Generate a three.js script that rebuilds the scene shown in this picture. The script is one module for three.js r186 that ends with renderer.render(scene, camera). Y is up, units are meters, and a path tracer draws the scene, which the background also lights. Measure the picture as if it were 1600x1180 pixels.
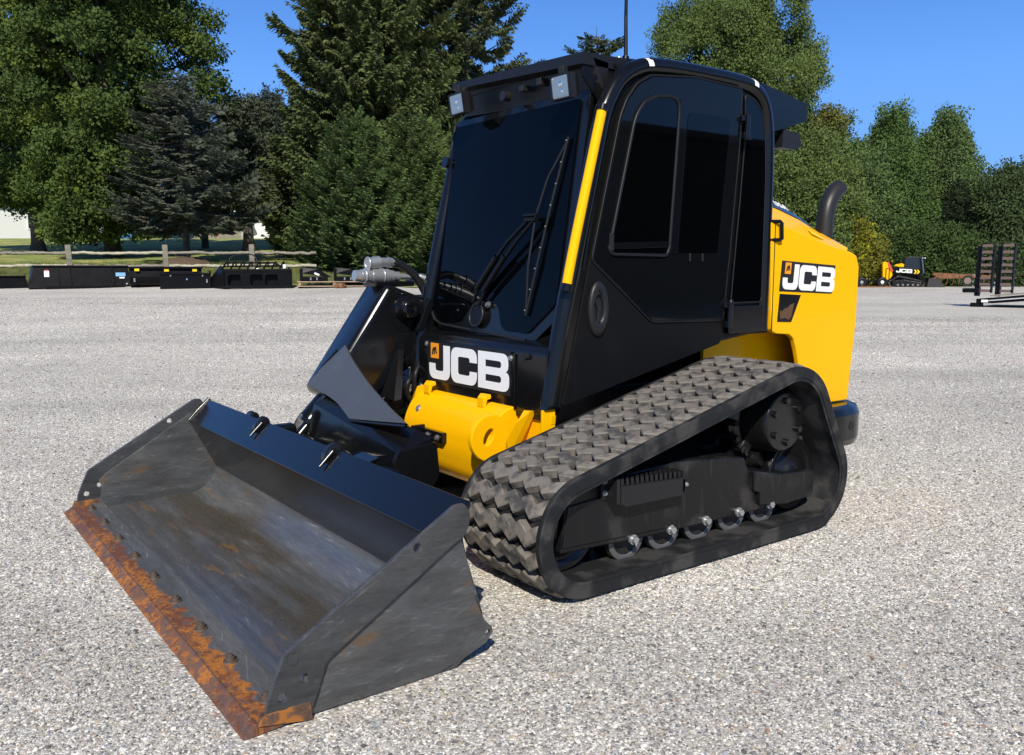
import * as THREE from 'three';
import { RoundedBoxGeometry } from 'three/addons/geometries/RoundedBoxGeometry.js';
import { ConvexGeometry } from 'three/addons/geometries/ConvexGeometry.js';
import { mergeGeometries, mergeVertices, toCreasedNormals } from 'three/addons/utils/BufferGeometryUtils.js';
import { FontLoader } from 'three/addons/loaders/FontLoader.js';
import { TextGeometry } from 'three/addons/geometries/TextGeometry.js';

// ---------------------------------------------------------------- camera, sky, sun, exposure
const scene = new THREE.Scene();
const CAM = new THREE.Vector3(3.0586, 1.10, 1.7147);
const camera = new THREE.PerspectiveCamera(47.40, 1024 / 755, 0.05, 900);
camera.position.copy(CAM);
camera.lookAt(CAM.x - 0.79710, CAM.y - 0.12692, CAM.z - 0.59035);
const SUN = new THREE.Vector3(0.60, 0.645, 0.475).normalize();
const sun = new THREE.DirectionalLight(new THREE.Color().setRGB(1, 0.94, 0.835), 5.0);
sun.position.copy(SUN).multiplyScalar(90); sun.target.position.set(0, 0, 0);
sun.castShadow = true; sun.shadow.mapSize.set(4096, 4096); sun.shadow.radius = 1;
Object.assign(sun.shadow.camera, { left: -80, right: 80, top: 80, bottom: -80, near: 1, far: 260 });
scene.add(sun, sun.target);
{ // clear late-summer sky: pale blue low down, deep blue overhead, a little brighter round the sun
  const W = 512, H = 256, d = new Float32Array(W * H * 4);
  const low = [0.27, 0.56, 1.06], mid = [0.125, 0.37, 1.0], top = [0.02, 0.06, 0.22];
  for (let j = 0; j < H; j++) {
    const el = ((j + 0.5) / H - 0.5) * Math.PI;
    for (let i = 0; i < W; i++) {
      const az = ((i + 0.5) / W - 0.5) * 2 * Math.PI;
      const v = [Math.cos(az) * Math.cos(el), Math.sin(el), Math.sin(az) * Math.cos(el)];
      const e = Math.max(0, v[1]);
      const a = Math.pow(Math.min(1, e / 0.30), 0.8), b = Math.pow(Math.min(1, Math.max(0, (e - 0.20) / 0.6)), 0.8);
      const cs = Math.max(0, v[0] * SUN.x + v[1] * SUN.y + v[2] * SUN.z), glow = 0.10 * Math.pow(cs, 6) + 0.35 * Math.pow(cs, 60);
      for (let k = 0; k < 3; k++) {
        let c = low[k] + (mid[k] - low[k]) * a; c += (top[k] - c) * b;
        if (el < 0) c = [0.12, 0.12, 0.11][k];
        d[(j * W + i) * 4 + k] = c + (el < 0 ? 0 : glow * [1, 0.97, 0.9][k]);
      }
      d[(j * W + i) * 4 + 3] = 1;
    }
  }
  const t = new THREE.DataTexture(d, W, H, THREE.RGBAFormat, THREE.FloatType);
  t.mapping = THREE.EquirectangularReflectionMapping; t.magFilter = THREE.LinearFilter; t.minFilter = THREE.LinearFilter; t.needsUpdate = true;
  scene.background = t; scene.environment = t;
}
const renderer = new THREE.WebGLRenderer({ antialias: true });
renderer.toneMapping = THREE.LinearToneMapping; renderer.toneMappingExposure = 1.0;
renderer.shadowMap.enabled = true; renderer.shadowMap.type = THREE.PCFSoftShadowMap;
renderer.setSize(1024, 755);

// ---------------------------------------------------------------- small helpers
const V = (x, y, z) => new THREE.Vector3(x, y, z);
function rng(seed) { let a = seed >>> 0; return () => { a = (a + 0x6D2B79F5) | 0; let t = Math.imul(a ^ (a >>> 15), 1 | a); t = (t + Math.imul(t ^ (t >>> 7), 61 | t)) ^ t; return ((t ^ (t >>> 14)) >>> 0) / 4294967296; }; }
const clamp = (x, a = 0, b = 1) => Math.min(b, Math.max(a, x));
const smooth = (a, b, x) => { const t = clamp((x - a) / (b - a)); return t * t * (3 - 2 * t); };
const lerp = (a, b, t) => a + (b - a) * t;
const hash2 = (x, y, s) => { let h = Math.imul(x, 374761393) + Math.imul(y, 668265263) + Math.imul(s, 1442695041); h = Math.imul(h ^ (h >>> 13), 1274126177); return ((h ^ (h >>> 16)) >>> 0) / 4294967296; };
function vnoise(x, y, px, py, s) { // periodic value noise
  const xi = Math.floor(x), yi = Math.floor(y), fx = x - xi, fy = y - yi, u = fx * fx * (3 - 2 * fx), v = fy * fy * (3 - 2 * fy);
  const m = (a, p) => ((a % p) + p) % p, x0 = m(xi, px), x1 = m(xi + 1, px), y0 = m(yi, py), y1 = m(yi + 1, py);
  return lerp(lerp(hash2(x0, y0, s), hash2(x1, y0, s), u), lerp(hash2(x0, y1, s), hash2(x1, y1, s), u), v);
}
function fbm(u, v, fx, fy, oct, s) { let a = 0, w = 0.5, t = 0; for (let o = 0; o < oct; o++) { a += w * vnoise(u * fx, v * fy, fx, fy, s + o); t += w; w *= 0.5; fx *= 2; fy *= 2; } return a / t; }
const enc = (c) => { c = clamp(c); return 255 * (c <= 0.0031308 ? 12.92 * c : 1.055 * Math.pow(c, 1 / 2.4) - 0.055); };
function tex(w, h, fn, srgb = true, wrap = true) { // fn(u, v) -> linear rgb or one number
  const d = new Uint8Array(w * h * 4);
  for (let j = 0; j < h; j++) for (let i = 0; i < w; i++) {
    const c = fn((i + 0.5) / w, (j + 0.5) / h), k = (j * w + i) * 4;
    for (let q = 0; q < 3; q++) { const x = Array.isArray(c) ? c[q] : c; d[k + q] = srgb ? enc(x) : 255 * clamp(x); }
    d[k + 3] = 255;
  }
  return dtex(d, w, h, srgb, wrap);
}
function dtex(d, w, h, srgb, wrap = true) {
  const t = new THREE.DataTexture(d, w, h, THREE.RGBAFormat, THREE.UnsignedByteType);
  t.magFilter = THREE.LinearFilter; t.minFilter = THREE.LinearMipmapLinearFilter; t.generateMipmaps = true;
  if (wrap) t.wrapS = t.wrapT = THREE.RepeatWrapping;
  if (srgb) t.colorSpace = THREE.SRGBColorSpace;
  t.needsUpdate = true; return t;
}
const rep = (t, s, s2 = s) => { const c = t.clone(); c.repeat.set(s, s2); c.needsUpdate = true; return c; };
const C = (r, g, b) => new THREE.Color().setRGB(r, g, b);
const std = (c, rough, o = {}) => new THREE.MeshStandardMaterial({ color: c, roughness: rough, side: THREE.DoubleSide, ...o });
const phy = (c, rough, o = {}) => new THREE.MeshPhysicalMaterial({ color: c, roughness: rough, side: THREE.DoubleSide, ...o });

const taken = {};
const numbered = (n) => { const k = taken[n] = (taken[n] ?? -1) + 1; return k ? n + '_' + String(k).padStart(3, '0') : n; };
function tag(o, label, category, group, kind) { o.userData = { ...o.userData, label, category }; if (group) o.userData.group = group; if (kind) o.userData.kind = kind; return o; }
function thing(name, label, category, [x, y, z] = [0, 0, 0], turn = 0, group) {
  const o = new THREE.Group(); o.name = numbered(name); o.position.set(x, y, z); o.rotation.y = turn; scene.add(o);
  return tag(o, label, category, group);
}
function boxUV(g, s = 1) { // uv in metres by the side a face looks to
  if (g.index) g = g.toNonIndexed();
  const p = g.attributes.position, uv = new Float32Array(p.count * 2), a = V(), b = V(), c = V();
  for (let i = 0; i < p.count; i += 3) {
    a.fromBufferAttribute(p, i); b.fromBufferAttribute(p, i + 1); c.fromBufferAttribute(p, i + 2);
    const n = b.clone().sub(a).cross(c.clone().sub(a)), ax = Math.abs(n.x), ay = Math.abs(n.y), az = Math.abs(n.z);
    [a, b, c].forEach((q, k) => { const [u, v] = ax >= ay && ax >= az ? [q.z, q.y] : ay >= az ? [q.x, q.z] : [q.x, q.y]; uv[(i + k) * 2] = u * s; uv[(i + k) * 2 + 1] = v * s; });
  }
  g.setAttribute('uv', new THREE.BufferAttribute(uv, 2)); return g;
}
const strip = (g) => { g = g.index ? g.toNonIndexed() : g; for (const k of Object.keys(g.attributes)) if (!['position', 'normal', 'uv'].includes(k)) g.deleteAttribute(k); if (!g.attributes.uv) boxUV(g); return g; };
const merge = (list) => mergeGeometries(list.map(strip));
function mesh(name, g, m, parent, uv = true) {
  if (Array.isArray(g)) g = merge(g);
  if (uv) g = boxUV(g);
  const o = new THREE.Mesh(g, m); o.name = name; o.castShadow = o.receiveShadow = true; (parent ?? scene).add(o); return o;
}
const shapeOf = (pts) => new THREE.Shape(pts.map(([a, b]) => new THREE.Vector2(a, b)));
function roundShape(pts, r) { // polygon with rounded corners
  const s = new THREE.Shape(), n = pts.length;
  for (let i = 0; i < n; i++) {
    const p = new THREE.Vector2(...pts[i]), a = new THREE.Vector2(...pts[(i + n - 1) % n]), b = new THREE.Vector2(...pts[(i + 1) % n]);
    const rr = Array.isArray(r) ? r[i] : r, k = Math.min(rr, 0.45 * p.distanceTo(a), 0.45 * p.distanceTo(b));
    const s0 = p.clone().add(a.clone().sub(p).setLength(k || 1e-6)), s1 = p.clone().add(b.clone().sub(p).setLength(k || 1e-6));
    i ? s.lineTo(s0.x, s0.y) : s.moveTo(s0.x, s0.y);
    if (k > 1e-5) s.quadraticCurveTo(p.x, p.y, s1.x, s1.y);
  }
  s.closePath(); return s;
}
function extrude(shape, depth, bev = 0, seg = 2, cs = 8) {
  if (bev) { const g = new THREE.ExtrudeGeometry(shape, { depth: Math.max(1e-4, depth - 2 * bev), bevelEnabled: true, bevelSize: bev, bevelThickness: bev, bevelOffset: -bev, bevelSegments: seg, curveSegments: cs }); g.translate(0, 0, bev); return g; }
  return new THREE.ExtrudeGeometry(shape, { depth, bevelEnabled: false, curveSegments: cs });
}
const BX = new THREE.Matrix4().makeBasis(V(0, 0, -1), V(0, 1, 0), V(1, 0, 0)), BY = new THREE.Matrix4().makeBasis(V(1, 0, 0), V(0, 0, -1), V(0, 1, 0));
// polygons given as (z, y), pushed along x;  (x, y) along z;  (x, z) along y
const zy = (pts) => pts.map(([z, y]) => [-z, y]);
const prismX = (pts, x0, x1, bev = 0, r = 0, holes = [], seg = 2) => { const s = r ? roundShape(zy(pts), r) : shapeOf(zy(pts)); for (const h of holes) s.holes.push(h); return extrude(s, x1 - x0, bev, seg).applyMatrix4(BX).translate(x0, 0, 0); };
const prismZ = (pts, z0, z1, bev = 0, r = 0) => extrude(r ? roundShape(pts, r) : shapeOf(pts), z1 - z0, bev).translate(0, 0, z0);
const prismY = (pts, y0, y1, bev = 0, r = 0) => { const q = pts.map(([x, z]) => [x, -z]); return extrude(r ? roundShape(q, r) : shapeOf(q), y1 - y0, bev).applyMatrix4(BY).translate(0, y0, 0); };
const box = (x0, x1, y0, y1, z0, z1, r = 0.004) => { const w = x1 - x0, h = y1 - y0, d = z1 - z0; return new RoundedBoxGeometry(w, h, d, 2, Math.min(r, w / 2.1, h / 2.1, d / 2.1)).translate((x0 + x1) / 2, (y0 + y1) / 2, (z0 + z1) / 2); };
function rod(a, b, r0, r1 = r0, seg = 12) { const A = V(...a), B = V(...b), d = B.clone().sub(A), g = new THREE.CylinderGeometry(r1, r0, d.length(), seg); g.applyQuaternion(new THREE.Quaternion().setFromUnitVectors(V(0, 1, 0), d.clone().normalize())); const m = A.add(B).multiplyScalar(0.5); return g.translate(m.x, m.y, m.z); }
const tube = (pts, r, seg = 40, rs = 10, closed = false) => new THREE.TubeGeometry(new THREE.CatmullRomCurve3(pts.map((p) => V(...p)), closed, 'catmullrom', 0.5), seg, r, rs, closed);
function bar(pts, r, rs = 8) { const p = new THREE.CurvePath(); for (let i = 1; i < pts.length; i++) p.add(new THREE.LineCurve3(V(...pts[i - 1]), V(...pts[i]))); return new THREE.TubeGeometry(p, (pts.length - 1) * 6, r, rs, false); }
const discX = (x0, x1, y, z, r, seg = 28) => rod([x0, y, z], [x1, y, z], r, r, seg);
function latheX(prof, y, z, seg = 36) { return new THREE.LatheGeometry(prof.map(([r, x]) => new THREE.Vector2(r, x)), seg).rotateZ(-Math.PI / 2).translate(0, y, z); } // profile (radius, x)
const hull = (pts) => new ConvexGeometry(pts.map((p) => V(...p)));
function bolt(p, n, r, h) { // hexagon head with a washer
  const N = V(...n).normalize(), P = V(...p), e = P.clone().addScaledVector(N, h), w = P.clone().addScaledVector(N, h * 0.3), s = P.clone().addScaledVector(N, -0.004);
  return merge([rod(s.toArray(), e.toArray(), r * 0.8, r * 0.72, 6), rod(s.toArray(), w.toArray(), r, r, 14)]);
}

// ---------------------------------------------------------------- the lie of the land
const FX = -0.8036, FZ = -0.5952, RX = 0.5952, RZ = -0.8036;       // along and across the yard
function land(x, z) {
  const rx = x - CAM.x, rz = z - CAM.z, dep = rx * FX + rz * FZ, lat = rx * RX + rz * RZ;
  if (dep < 6) return 0;
  const left = 1 - smooth(-0.16, 0.12, lat / dep);
  const a = dep < 24 ? 0.53 * smooth(6, 30, dep) / smooth(6, 30, 24) : dep < 62 ? 0.53 + (dep - 24) * 0.0686 : 3.137 + (dep - 62) * 0.012;
  return lerp(-0.19 * clamp((dep - 6) / 54), a, left);
}
const spot = (u, dep) => { const lat = (u - 800) / 1344.2 * dep * 0.992, x = CAM.x + FX * dep + RX * lat, z = CAM.z + FZ * dep + RZ * lat; return [x, land(x, z), z]; };
const facing = ([x, , z]) => Math.atan2(CAM.x - x, CAM.z - z);

// ---------------------------------------------------------------- textures and materials
const stoneTone = (r) => { // one pebble's own colour
  const k = r(), t = r(); let c;
  if (k < 0.46) { const g = 0.30 + 0.24 * t; c = [g, g * 0.975, g * 0.93]; }
  else if (k < 0.72) { const g = 0.58 + 0.28 * t; c = [g, g * 0.985, g * 0.94]; }
  else if (k < 0.90) { const g = 0.10 + 0.14 * t; c = [g, g * 0.99, g * 1.0]; }
  else if (k < 0.94) { const g = 0.34 + 0.22 * t; c = [g, g * 0.86, g * 0.64]; }
  else if (k < 0.996) { const g = 0.24 + 0.2 * t; c = [g * 0.9, g * 0.97, g * 1.08]; }
  else { const g = 0.3 + 0.15 * t; c = [g, g * 0.55, g * 0.34]; }
  return c;
};
function gravelMaps(S, n) {
  const col = new Uint8Array(S * S * 4), hgt = new Uint8Array(S * S * 4), r = rng(11);
  for (let i = 0; i < S * S; i++) { const g = enc(0.34 + 0.14 * hash2(i % S, (i / S) | 0, 3)); col.set([g, g * 0.97, g * 0.92, 255], i * 4); hgt.set([40, 40, 40, 255], i * 4); }
  for (let q = 0; q < n; q++) {
    const cx = r() * S, cy = r() * S, a = 1.6 + 3.8 * r() * r(), b = a * (0.6 + 0.4 * r()), th = r() * 6.28, ct = Math.cos(th), st = Math.sin(th), c = stoneTone(r), top = 110 + 140 * r(), R = Math.ceil(a);
    const rgb = c.map((x) => enc(x));
    for (let y = -R; y <= R; y++) for (let x = -R; x <= R; x++) {
      const p = (x * ct + y * st) / a, w = (-x * st + y * ct) / b, e = p * p + w * w; if (e > 1) continue;
      const k = ((((cy + y) | 0) % S + S) % S * S + (((cx + x) | 0) % S + S) % S) * 4, h = top * Math.sqrt(1 - e * 0.8);
      if (h < hgt[k] * 0.8) continue;
      col[k] = rgb[0]; col[k + 1] = rgb[1]; col[k + 2] = rgb[2]; hgt[k] = hgt[k + 1] = hgt[k + 2] = h;
    }
  }
  return [dtex(col, S, S, true), dtex(hgt, S, S, false)];
}
const [gravelCol, gravelHgt] = gravelMaps(2048, 260000);
const matGravel = std(C(1.22, 1.19, 1.12), 0.95, { map: rep(gravelCol, 1 / 3.6), bumpMap: rep(gravelHgt, 1 / 3.6), bumpScale: 0.003, vertexColors: true });
const grassTex = tex(512, 512, (u, v) => { const a = fbm(u, v, 6, 6, 4, 5), b = vnoise(u * 170, v * 170, 170, 170, 9), c = fbm(u, v, 3, 3, 3, 40), g = 0.5 + 0.9 * b; const dry = smooth(0.45, 0.7, c) * 0.7; return [lerp(0.28, 0.52, dry) * g * (0.6 + 0.8 * a), lerp(0.33, 0.44, dry) * g * (0.6 + 0.8 * a), lerp(0.075, 0.16, dry) * g]; });
const grassHgt = tex(512, 512, (u, v) => vnoise(u * 150, v * 150, 150, 150, 9), false);
const matLawn = std(C(1, 1, 1), 0.95, { map: rep(grassTex, 1 / 4), bumpMap: rep(grassHgt, 1 / 4), bumpScale: 0.03 });
const speck = tex(512, 512, (u, v) => { const a = fbm(u, v, 5, 5, 5, 77), b = fbm(u, v, 60, 60, 2, 81); return 0.35 + 0.4 * a + 0.25 * b; }, false);
const fineSpeck = tex(512, 512, (u, v) => vnoise(u * 250, v * 250, 250, 250, 3) * 0.6 + vnoise(u * 120, v * 120, 120, 120, 4) * 0.4, false);
// settled dust and fingermarks: they only vary how rough and how grey the paint is
const dustTex = (base, dust, thr, seed) => tex(1024, 1024, (u, v) => { const a = fbm(u, v, 7, 7, 5, seed), b = vnoise(u * 400, v * 400, 400, 400, seed + 9), s = fbm(u, v, 90, 6, 3, seed + 21); const k = clamp(smooth(thr, thr + 0.4, a) * (0.35 + 0.65 * b) * 0.6 + smooth(0.66, 0.8, s) * 0.25); return base.map((x, i) => lerp(x, dust[i], k)); });
const M = {};
M.yellow = phy(C(0.93, 0.475, 0.002), 0.5, { specularIntensity: 0.15, clearcoat: 0.14, clearcoatRoughness: 0.06, roughnessMap: rep(speck, 1.3) });
M.black = phy(C(0.005, 0.0053, 0.006), 0.34, { specularIntensity: 0.35, clearcoat: 0.45, clearcoatRoughness: 0.14, roughnessMap: rep(speck, 1.1) });
M.blackWeld = phy(C(0.007, 0.007, 0.0075), 0.28, { specularIntensity: 0.5, clearcoat: 0.4, clearcoatRoughness: 0.18 });
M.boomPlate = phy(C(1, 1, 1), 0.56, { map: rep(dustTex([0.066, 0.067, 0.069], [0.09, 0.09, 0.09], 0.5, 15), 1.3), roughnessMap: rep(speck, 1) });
M.satin = phy(C(1, 1, 1), 0.45, { specularIntensity: 0.4, map: rep(dustTex([0.005, 0.0052, 0.0058], [0.013, 0.0125, 0.012], 0.52, 31), 1.5), roughnessMap: rep(speck, 2) });
M.matte = phy(C(1, 1, 1), 0.6, { specularIntensity: 0.3, map: rep(dustTex([0.0045, 0.0045, 0.005], [0.010, 0.010, 0.010], 0.5, 61), 1.2), bumpMap: rep(fineSpeck, 3), bumpScale: 0.0004 });
M.plastic = phy(C(0.014, 0.014, 0.015), 0.42, { specularIntensity: 0.7,  bumpMap: rep(fineSpeck, 4), bumpScale: 0.0003 });
M.glass = phy(C(0.0008, 0.001, 0.0012), 0.02, { ior: 1.5, specularIntensity: 0.6 });
M.screen = phy(C(0.001, 0.0014, 0.002), 0.015, { ior: 1.5, specularIntensity: 0.2 });
M.sideGlass = phy(C(0.004, 0.0048, 0.0056), 0.03, { ior: 1.5, specularIntensity: 0.6 });
M.gasket = phy(C(0.010, 0.010, 0.011), 0.45, { specularIntensity: 0.6 });
M.frit = std(C(0.006, 0.0065, 0.007), 0.14);
M.zinc = std(C(0.46, 0.475, 0.48), 0.36, { metalness: 0.7 });
M.steel = std(C(0.20, 0.197, 0.19), 0.5, { metalness: 0.6 });
M.white = std(C(0.84, 0.84, 0.83), 0.4);
M.sticker = std(C(0.86, 0.86, 0.84), 0.45);
M.orange = std(C(0.90, 0.33, 0.015), 0.4);
M.ink = std(C(0.01, 0.01, 0.01), 0.5);
M.lens = phy(C(0.30, 0.33, 0.33), 0.10, { clearcoat: 1, clearcoatRoughness: 0.02, metalness: 0.55 });
M.reflector = std(C(0.85, 0.87, 0.88), 0.12, { metalness: 1 });
const rubTex = (lo, hi, thr, seed) => tex(512, 512, (u, v) => { const a = fbm(u, v, 9, 9, 5, seed), b = vnoise(u * 200, v * 200, 200, 200, seed + 5), k = clamp(smooth(thr - 0.2, thr + 0.22, a) * (0.7 + 0.6 * b)); return lo.map((x, i) => lerp(x, hi[i], k)); });
M.rubber = phy(C(1, 1, 1), 0.7, { specularIntensity: 0.6, map: rep(rubTex([0.012, 0.0125, 0.014], [0.05, 0.048, 0.045], 0.58, 101), 2.0), bumpMap: rep(fineSpeck, 3), bumpScale: 0.0006 });
M.lug = [0, 1, 2].map((k) => std(C(1, 1, 1), 0.78, { map: rep(rubTex([0.05, 0.048, 0.046], [0.185, 0.165, 0.138], 0.38 + 0.03 * k, 120 + k * 7), 3.1), bumpMap: rep(speck, 7), bumpScale: 0.002 }));
M.frame = phy(C(1, 1, 1), 0.5, { specularIntensity: 0.6, map: rep(dustTex([0.008, 0.0085, 0.0095], [0.075, 0.070, 0.062], 0.46, 141), 1.4), roughnessMap: rep(speck, 2) });
// worn steel: dark mill scale with fine scratches and rust flecks
const worn = (seed, stretch, rustAmt, base = 0.06) => (u, v) => {
  const sc = fbm(u, v, 8, 8 * stretch, 5, seed), fine = vnoise(u * 60, v * 480, 60, 480, seed + 3), big = fbm(u, v, 4, 5, 5, seed + 7), r = fbm(u, v, 10, 34, 5, seed + 13), gr = vnoise(u * 340, v * 340, 340, 340, seed + 15), a1 = vnoise(u * 20 + v * 11, v * 330 - u * 60, 4096, 4096, seed + 4), a2 = vnoise(u * 16 - v * 15, v * 300 + u * 140, 4096, 4096, seed + 5);
  let g = base * (0.62 + 0.76 * sc) * (0.78 + 0.34 * fine) * (0.70 + 0.60 * big) + base * 0.9 * (smooth(0.86, 0.97, a1) + smooth(0.88, 0.97, a2)) * smooth(0.4, 0.6, sc);
  const k = smooth(0.665, 0.74, r) * smooth(0.45, 0.60, big) * rustAmt * (0.3 + 0.7 * gr), mud = smooth(0.44, 0.72, big) * 0.45 * rustAmt;
  const c = [g * lerp(0.99, 1.15, mud), g * lerp(1.02, 1.03, mud), g * lerp(1.04, 0.84, mud)];
  return [lerp(c[0], 0.20, k), lerp(c[1], 0.105, k), lerp(c[2], 0.035, k)];
};
const W1 = worn(301, 6, 0.8, 0.122), W2 = worn(341, 5, 0.6, 0.098);
M.pan = std(C(1, 1, 1), 0.40, { metalness: 0.25, map: tex(1024, 1024, (u, v) => { // u across, v from the lip back
  const c = W1(u, v), mid = smooth(0.10, 0.26, v) * (1 - smooth(0.45, 0.66, v)), n = fbm(u + 0.05 * v, v, 16, 44, 5, 377), w = fbm(u, v, 5, 6, 3, 371), gr = vnoise(u * 420, v * 420, 420, 420, 390), k = smooth(0.625, 0.70, n) * smooth(0.46, 0.60, w) * mid * (0.35 + 0.65 * gr), b = mid * smooth(0.36, 0.62, fbm(u, v, 5, 10, 5, 395)) * 0.85;
  const d = [lerp(c[0], 0.082 * (0.6 + 0.8 * gr), b), lerp(c[1], 0.068 * (0.6 + 0.8 * gr), b), lerp(c[2], 0.048 * (0.6 + 0.8 * gr), b)];
  return [lerp(d[0], 0.26, k), lerp(d[1], 0.150, k), lerp(d[2], 0.05, k)]; }, true, false), roughnessMap: rep(speck, 3) });
M.worn = std(C(1, 1, 1), 0.40, { metalness: 0.25, map: rep(tex(1024, 1024, W2), 0.9), roughnessMap: rep(speck, 2.5) });
M.wornDark = std(C(1, 1, 1), 0.42, { metalness: 0.2, map: rep(tex(1024, 1024, worn(361, 5, 0.4, 0.07)), 1.1), roughnessMap: rep(speck, 2.5) });
const rustMap = tex(2048, 256, (u, v) => { // u along the edge, v from the tip (0) to the back (1)
  const n = fbm(u, v, 70, 9, 5, 401), n2 = fbm(u, v, 170, 14, 4, 405), e = fbm(u, v, 100, 3, 5, 431), g = vnoise(u * 1000, v * 110, 1000, 110, 441), g2 = vnoise(u * 400, v * 40, 400, 40, 443), lim = 0.55 + 0.42 * (e - 0.5), big = fbm(u, v, 12, 2, 4, 447);
  const rust = clamp(1 - smooth(lim - 0.03, lim + 0.03, v)), bevel = v < 0.22, worn = clamp(smooth(bevel ? 0.44 : 0.53, bevel ? 0.56 : 0.66, n * 0.5 + n2 * 0.5)) * 0.85, ridge = Math.exp(-(((v - 0.225) / 0.014) ** 2));
  const br = smooth(0.42, 0.66, n2 * 0.55 + big * 0.45), o = [lerp(0.15, 0.42, br), lerp(0.052, 0.150, br), lerp(0.022, 0.020, br)].map((x) => x * (0.55 + 0.5 * g + 0.35 * g2)), p = [0.085, 0.064, 0.064].map((x) => x * (0.6 + 0.7 * g));
  const r = o.map((x, i) => lerp(lerp(x, p[i], worn * 0.9), [0.05, 0.042, 0.035][i], ridge * 0.7)), s = W1(u, v * 0.1);
  return s.map((x, i) => lerp(x * 0.75, r[i], rust)); }, true, false);
M.rust = std(C(1, 1, 1), 0.75, { map: rustMap, bumpMap: rep(fineSpeck, 8, 1), bumpScale: 0.0012 });
M.rustPlain = std(C(1, 1, 1), 0.8, { map: rep(tex(512, 512, (u, v) => { const n = fbm(u, v, 12, 12, 5, 501), g = vnoise(u * 200, v * 200, 200, 200, 3); const o = smooth(0.5, 0.64, fbm(u, v, 30, 30, 4, 521)); return [lerp(0.15 * n + 0.07 * g, 0.34, o), lerp(0.085 * n + 0.035 * g, 0.125, o), lerp(0.055 * n + 0.02 * g, 0.02, o)]; }), 1) });
const woodTex = tex(512, 512, (u, v) => { const a = fbm(u, v, 3, 60, 4, 601), b = fbm(u, v, 8, 8, 4, 611), g = 0.20 + 0.32 * a + 0.12 * b; return [g, g * 0.93, g * 0.76]; });
M.wood = std(C(0.62, 0.60, 0.56), 0.95, { map: rep(woodTex, 0.8) });
M.woodPale = std(C(1.05, 1.04, 0.92), 0.95, { map: rep(woodTex, 0.8) });
M.pallet = std(C(0.85, 0.66, 0.55), 0.9, { map: rep(woodTex, 1.5) });
const barkTex = tex(256, 512, (u, v) => { const a = fbm(u, v, 14, 5, 5, 701), b = fbm(u, v, 40, 20, 3, 711); const g = 0.03 + 0.12 * a * b * 2; return [g, g * 0.86, g * 0.72]; });
M.bark = std(C(1, 1, 1), 0.95, { map: rep(barkTex, 0.6), bumpMap: rep(barkTex, 0.6), bumpScale: 0.03 });
M.attach = phy(C(0.006, 0.0062, 0.007), 0.6, { specularIntensity: 0.22,  roughnessMap: rep(speck, 1) });
M.siding = std(C(0.78, 0.78, 0.75), 0.7);
M.roofing = std(C(0.10, 0.095, 0.09), 0.9, { bumpMap: rep(speck, 2), bumpScale: 0.02 });
M.rampRust = std(C(0.13, 0.085, 0.075), 0.7);
M.oldBolt = std(C(0.115, 0.085, 0.062), 0.6, { metalness: 0.3 });
M.pane = phy(C(0.02, 0.025, 0.03), 0.05);
M.yellowLabel = std(C(0.85, 0.62, 0.01), 0.5);
M.blueLabel = std(C(0.18, 0.40, 0.72), 0.5);
M.redLabel = std(C(0.6, 0.06, 0.05), 0.5);

// the maker's three block letters, drawn as shapes of height 1
function letterShapes() {
  const J = new THREE.Shape(); J.moveTo(0.78, 1); J.lineTo(1.13, 1); J.lineTo(1.13, 0.3); J.quadraticCurveTo(1.13, 0, 0.83, 0); J.lineTo(0.3, 0); J.quadraticCurveTo(0, 0, 0, 0.28); J.lineTo(0, 0.45); J.lineTo(0.34, 0.45); J.lineTo(0.34, 0.34); J.quadraticCurveTo(0.34, 0.25, 0.44, 0.25); J.lineTo(0.68, 0.25); J.quadraticCurveTo(0.78, 0.25, 0.78, 0.34);
  const Cc = new THREE.Shape(); Cc.moveTo(1.3, 0.63); Cc.lineTo(0.95, 0.63); Cc.lineTo(0.95, 0.66); Cc.quadraticCurveTo(0.95, 0.75, 0.85, 0.75); Cc.lineTo(0.46, 0.75); Cc.quadraticCurveTo(0.36, 0.75, 0.36, 0.66); Cc.lineTo(0.36, 0.34); Cc.quadraticCurveTo(0.36, 0.25, 0.46, 0.25); Cc.lineTo(0.85, 0.25); Cc.quadraticCurveTo(0.95, 0.25, 0.95, 0.34); Cc.lineTo(0.95, 0.38); Cc.lineTo(1.3, 0.38); Cc.lineTo(1.3, 0.3); Cc.quadraticCurveTo(1.3, 0, 1.0, 0); Cc.lineTo(0.3, 0); Cc.quadraticCurveTo(0, 0, 0, 0.3); Cc.lineTo(0, 0.7); Cc.quadraticCurveTo(0, 1, 0.3, 1); Cc.lineTo(1.0, 1); Cc.quadraticCurveTo(1.3, 1, 1.3, 0.7);
  const B = new THREE.Shape(); B.moveTo(0, 0); B.lineTo(1.12, 0); B.quadraticCurveTo(1.42, 0, 1.42, 0.24); B.lineTo(1.42, 0.33); B.quadraticCurveTo(1.42, 0.5, 1.26, 0.52); B.quadraticCurveTo(1.38, 0.55, 1.38, 0.7); B.lineTo(1.38, 0.76); B.quadraticCurveTo(1.38, 1, 1.1, 1); B.lineTo(0, 1);
  for (const y of [0.215, 0.605]) { const h = new THREE.Path(); h.moveTo(0.35, y); h.lineTo(0.97, y); h.quadraticCurveTo(1.07, y, 1.07, y + 0.09); h.quadraticCurveTo(1.07, y + 0.18, 0.97, y + 0.18); h.lineTo(0.35, y + 0.18); B.holes.push(h); }
  return [[J, 0], [Cc, 1.19], [B, 2.55]];
}
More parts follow.
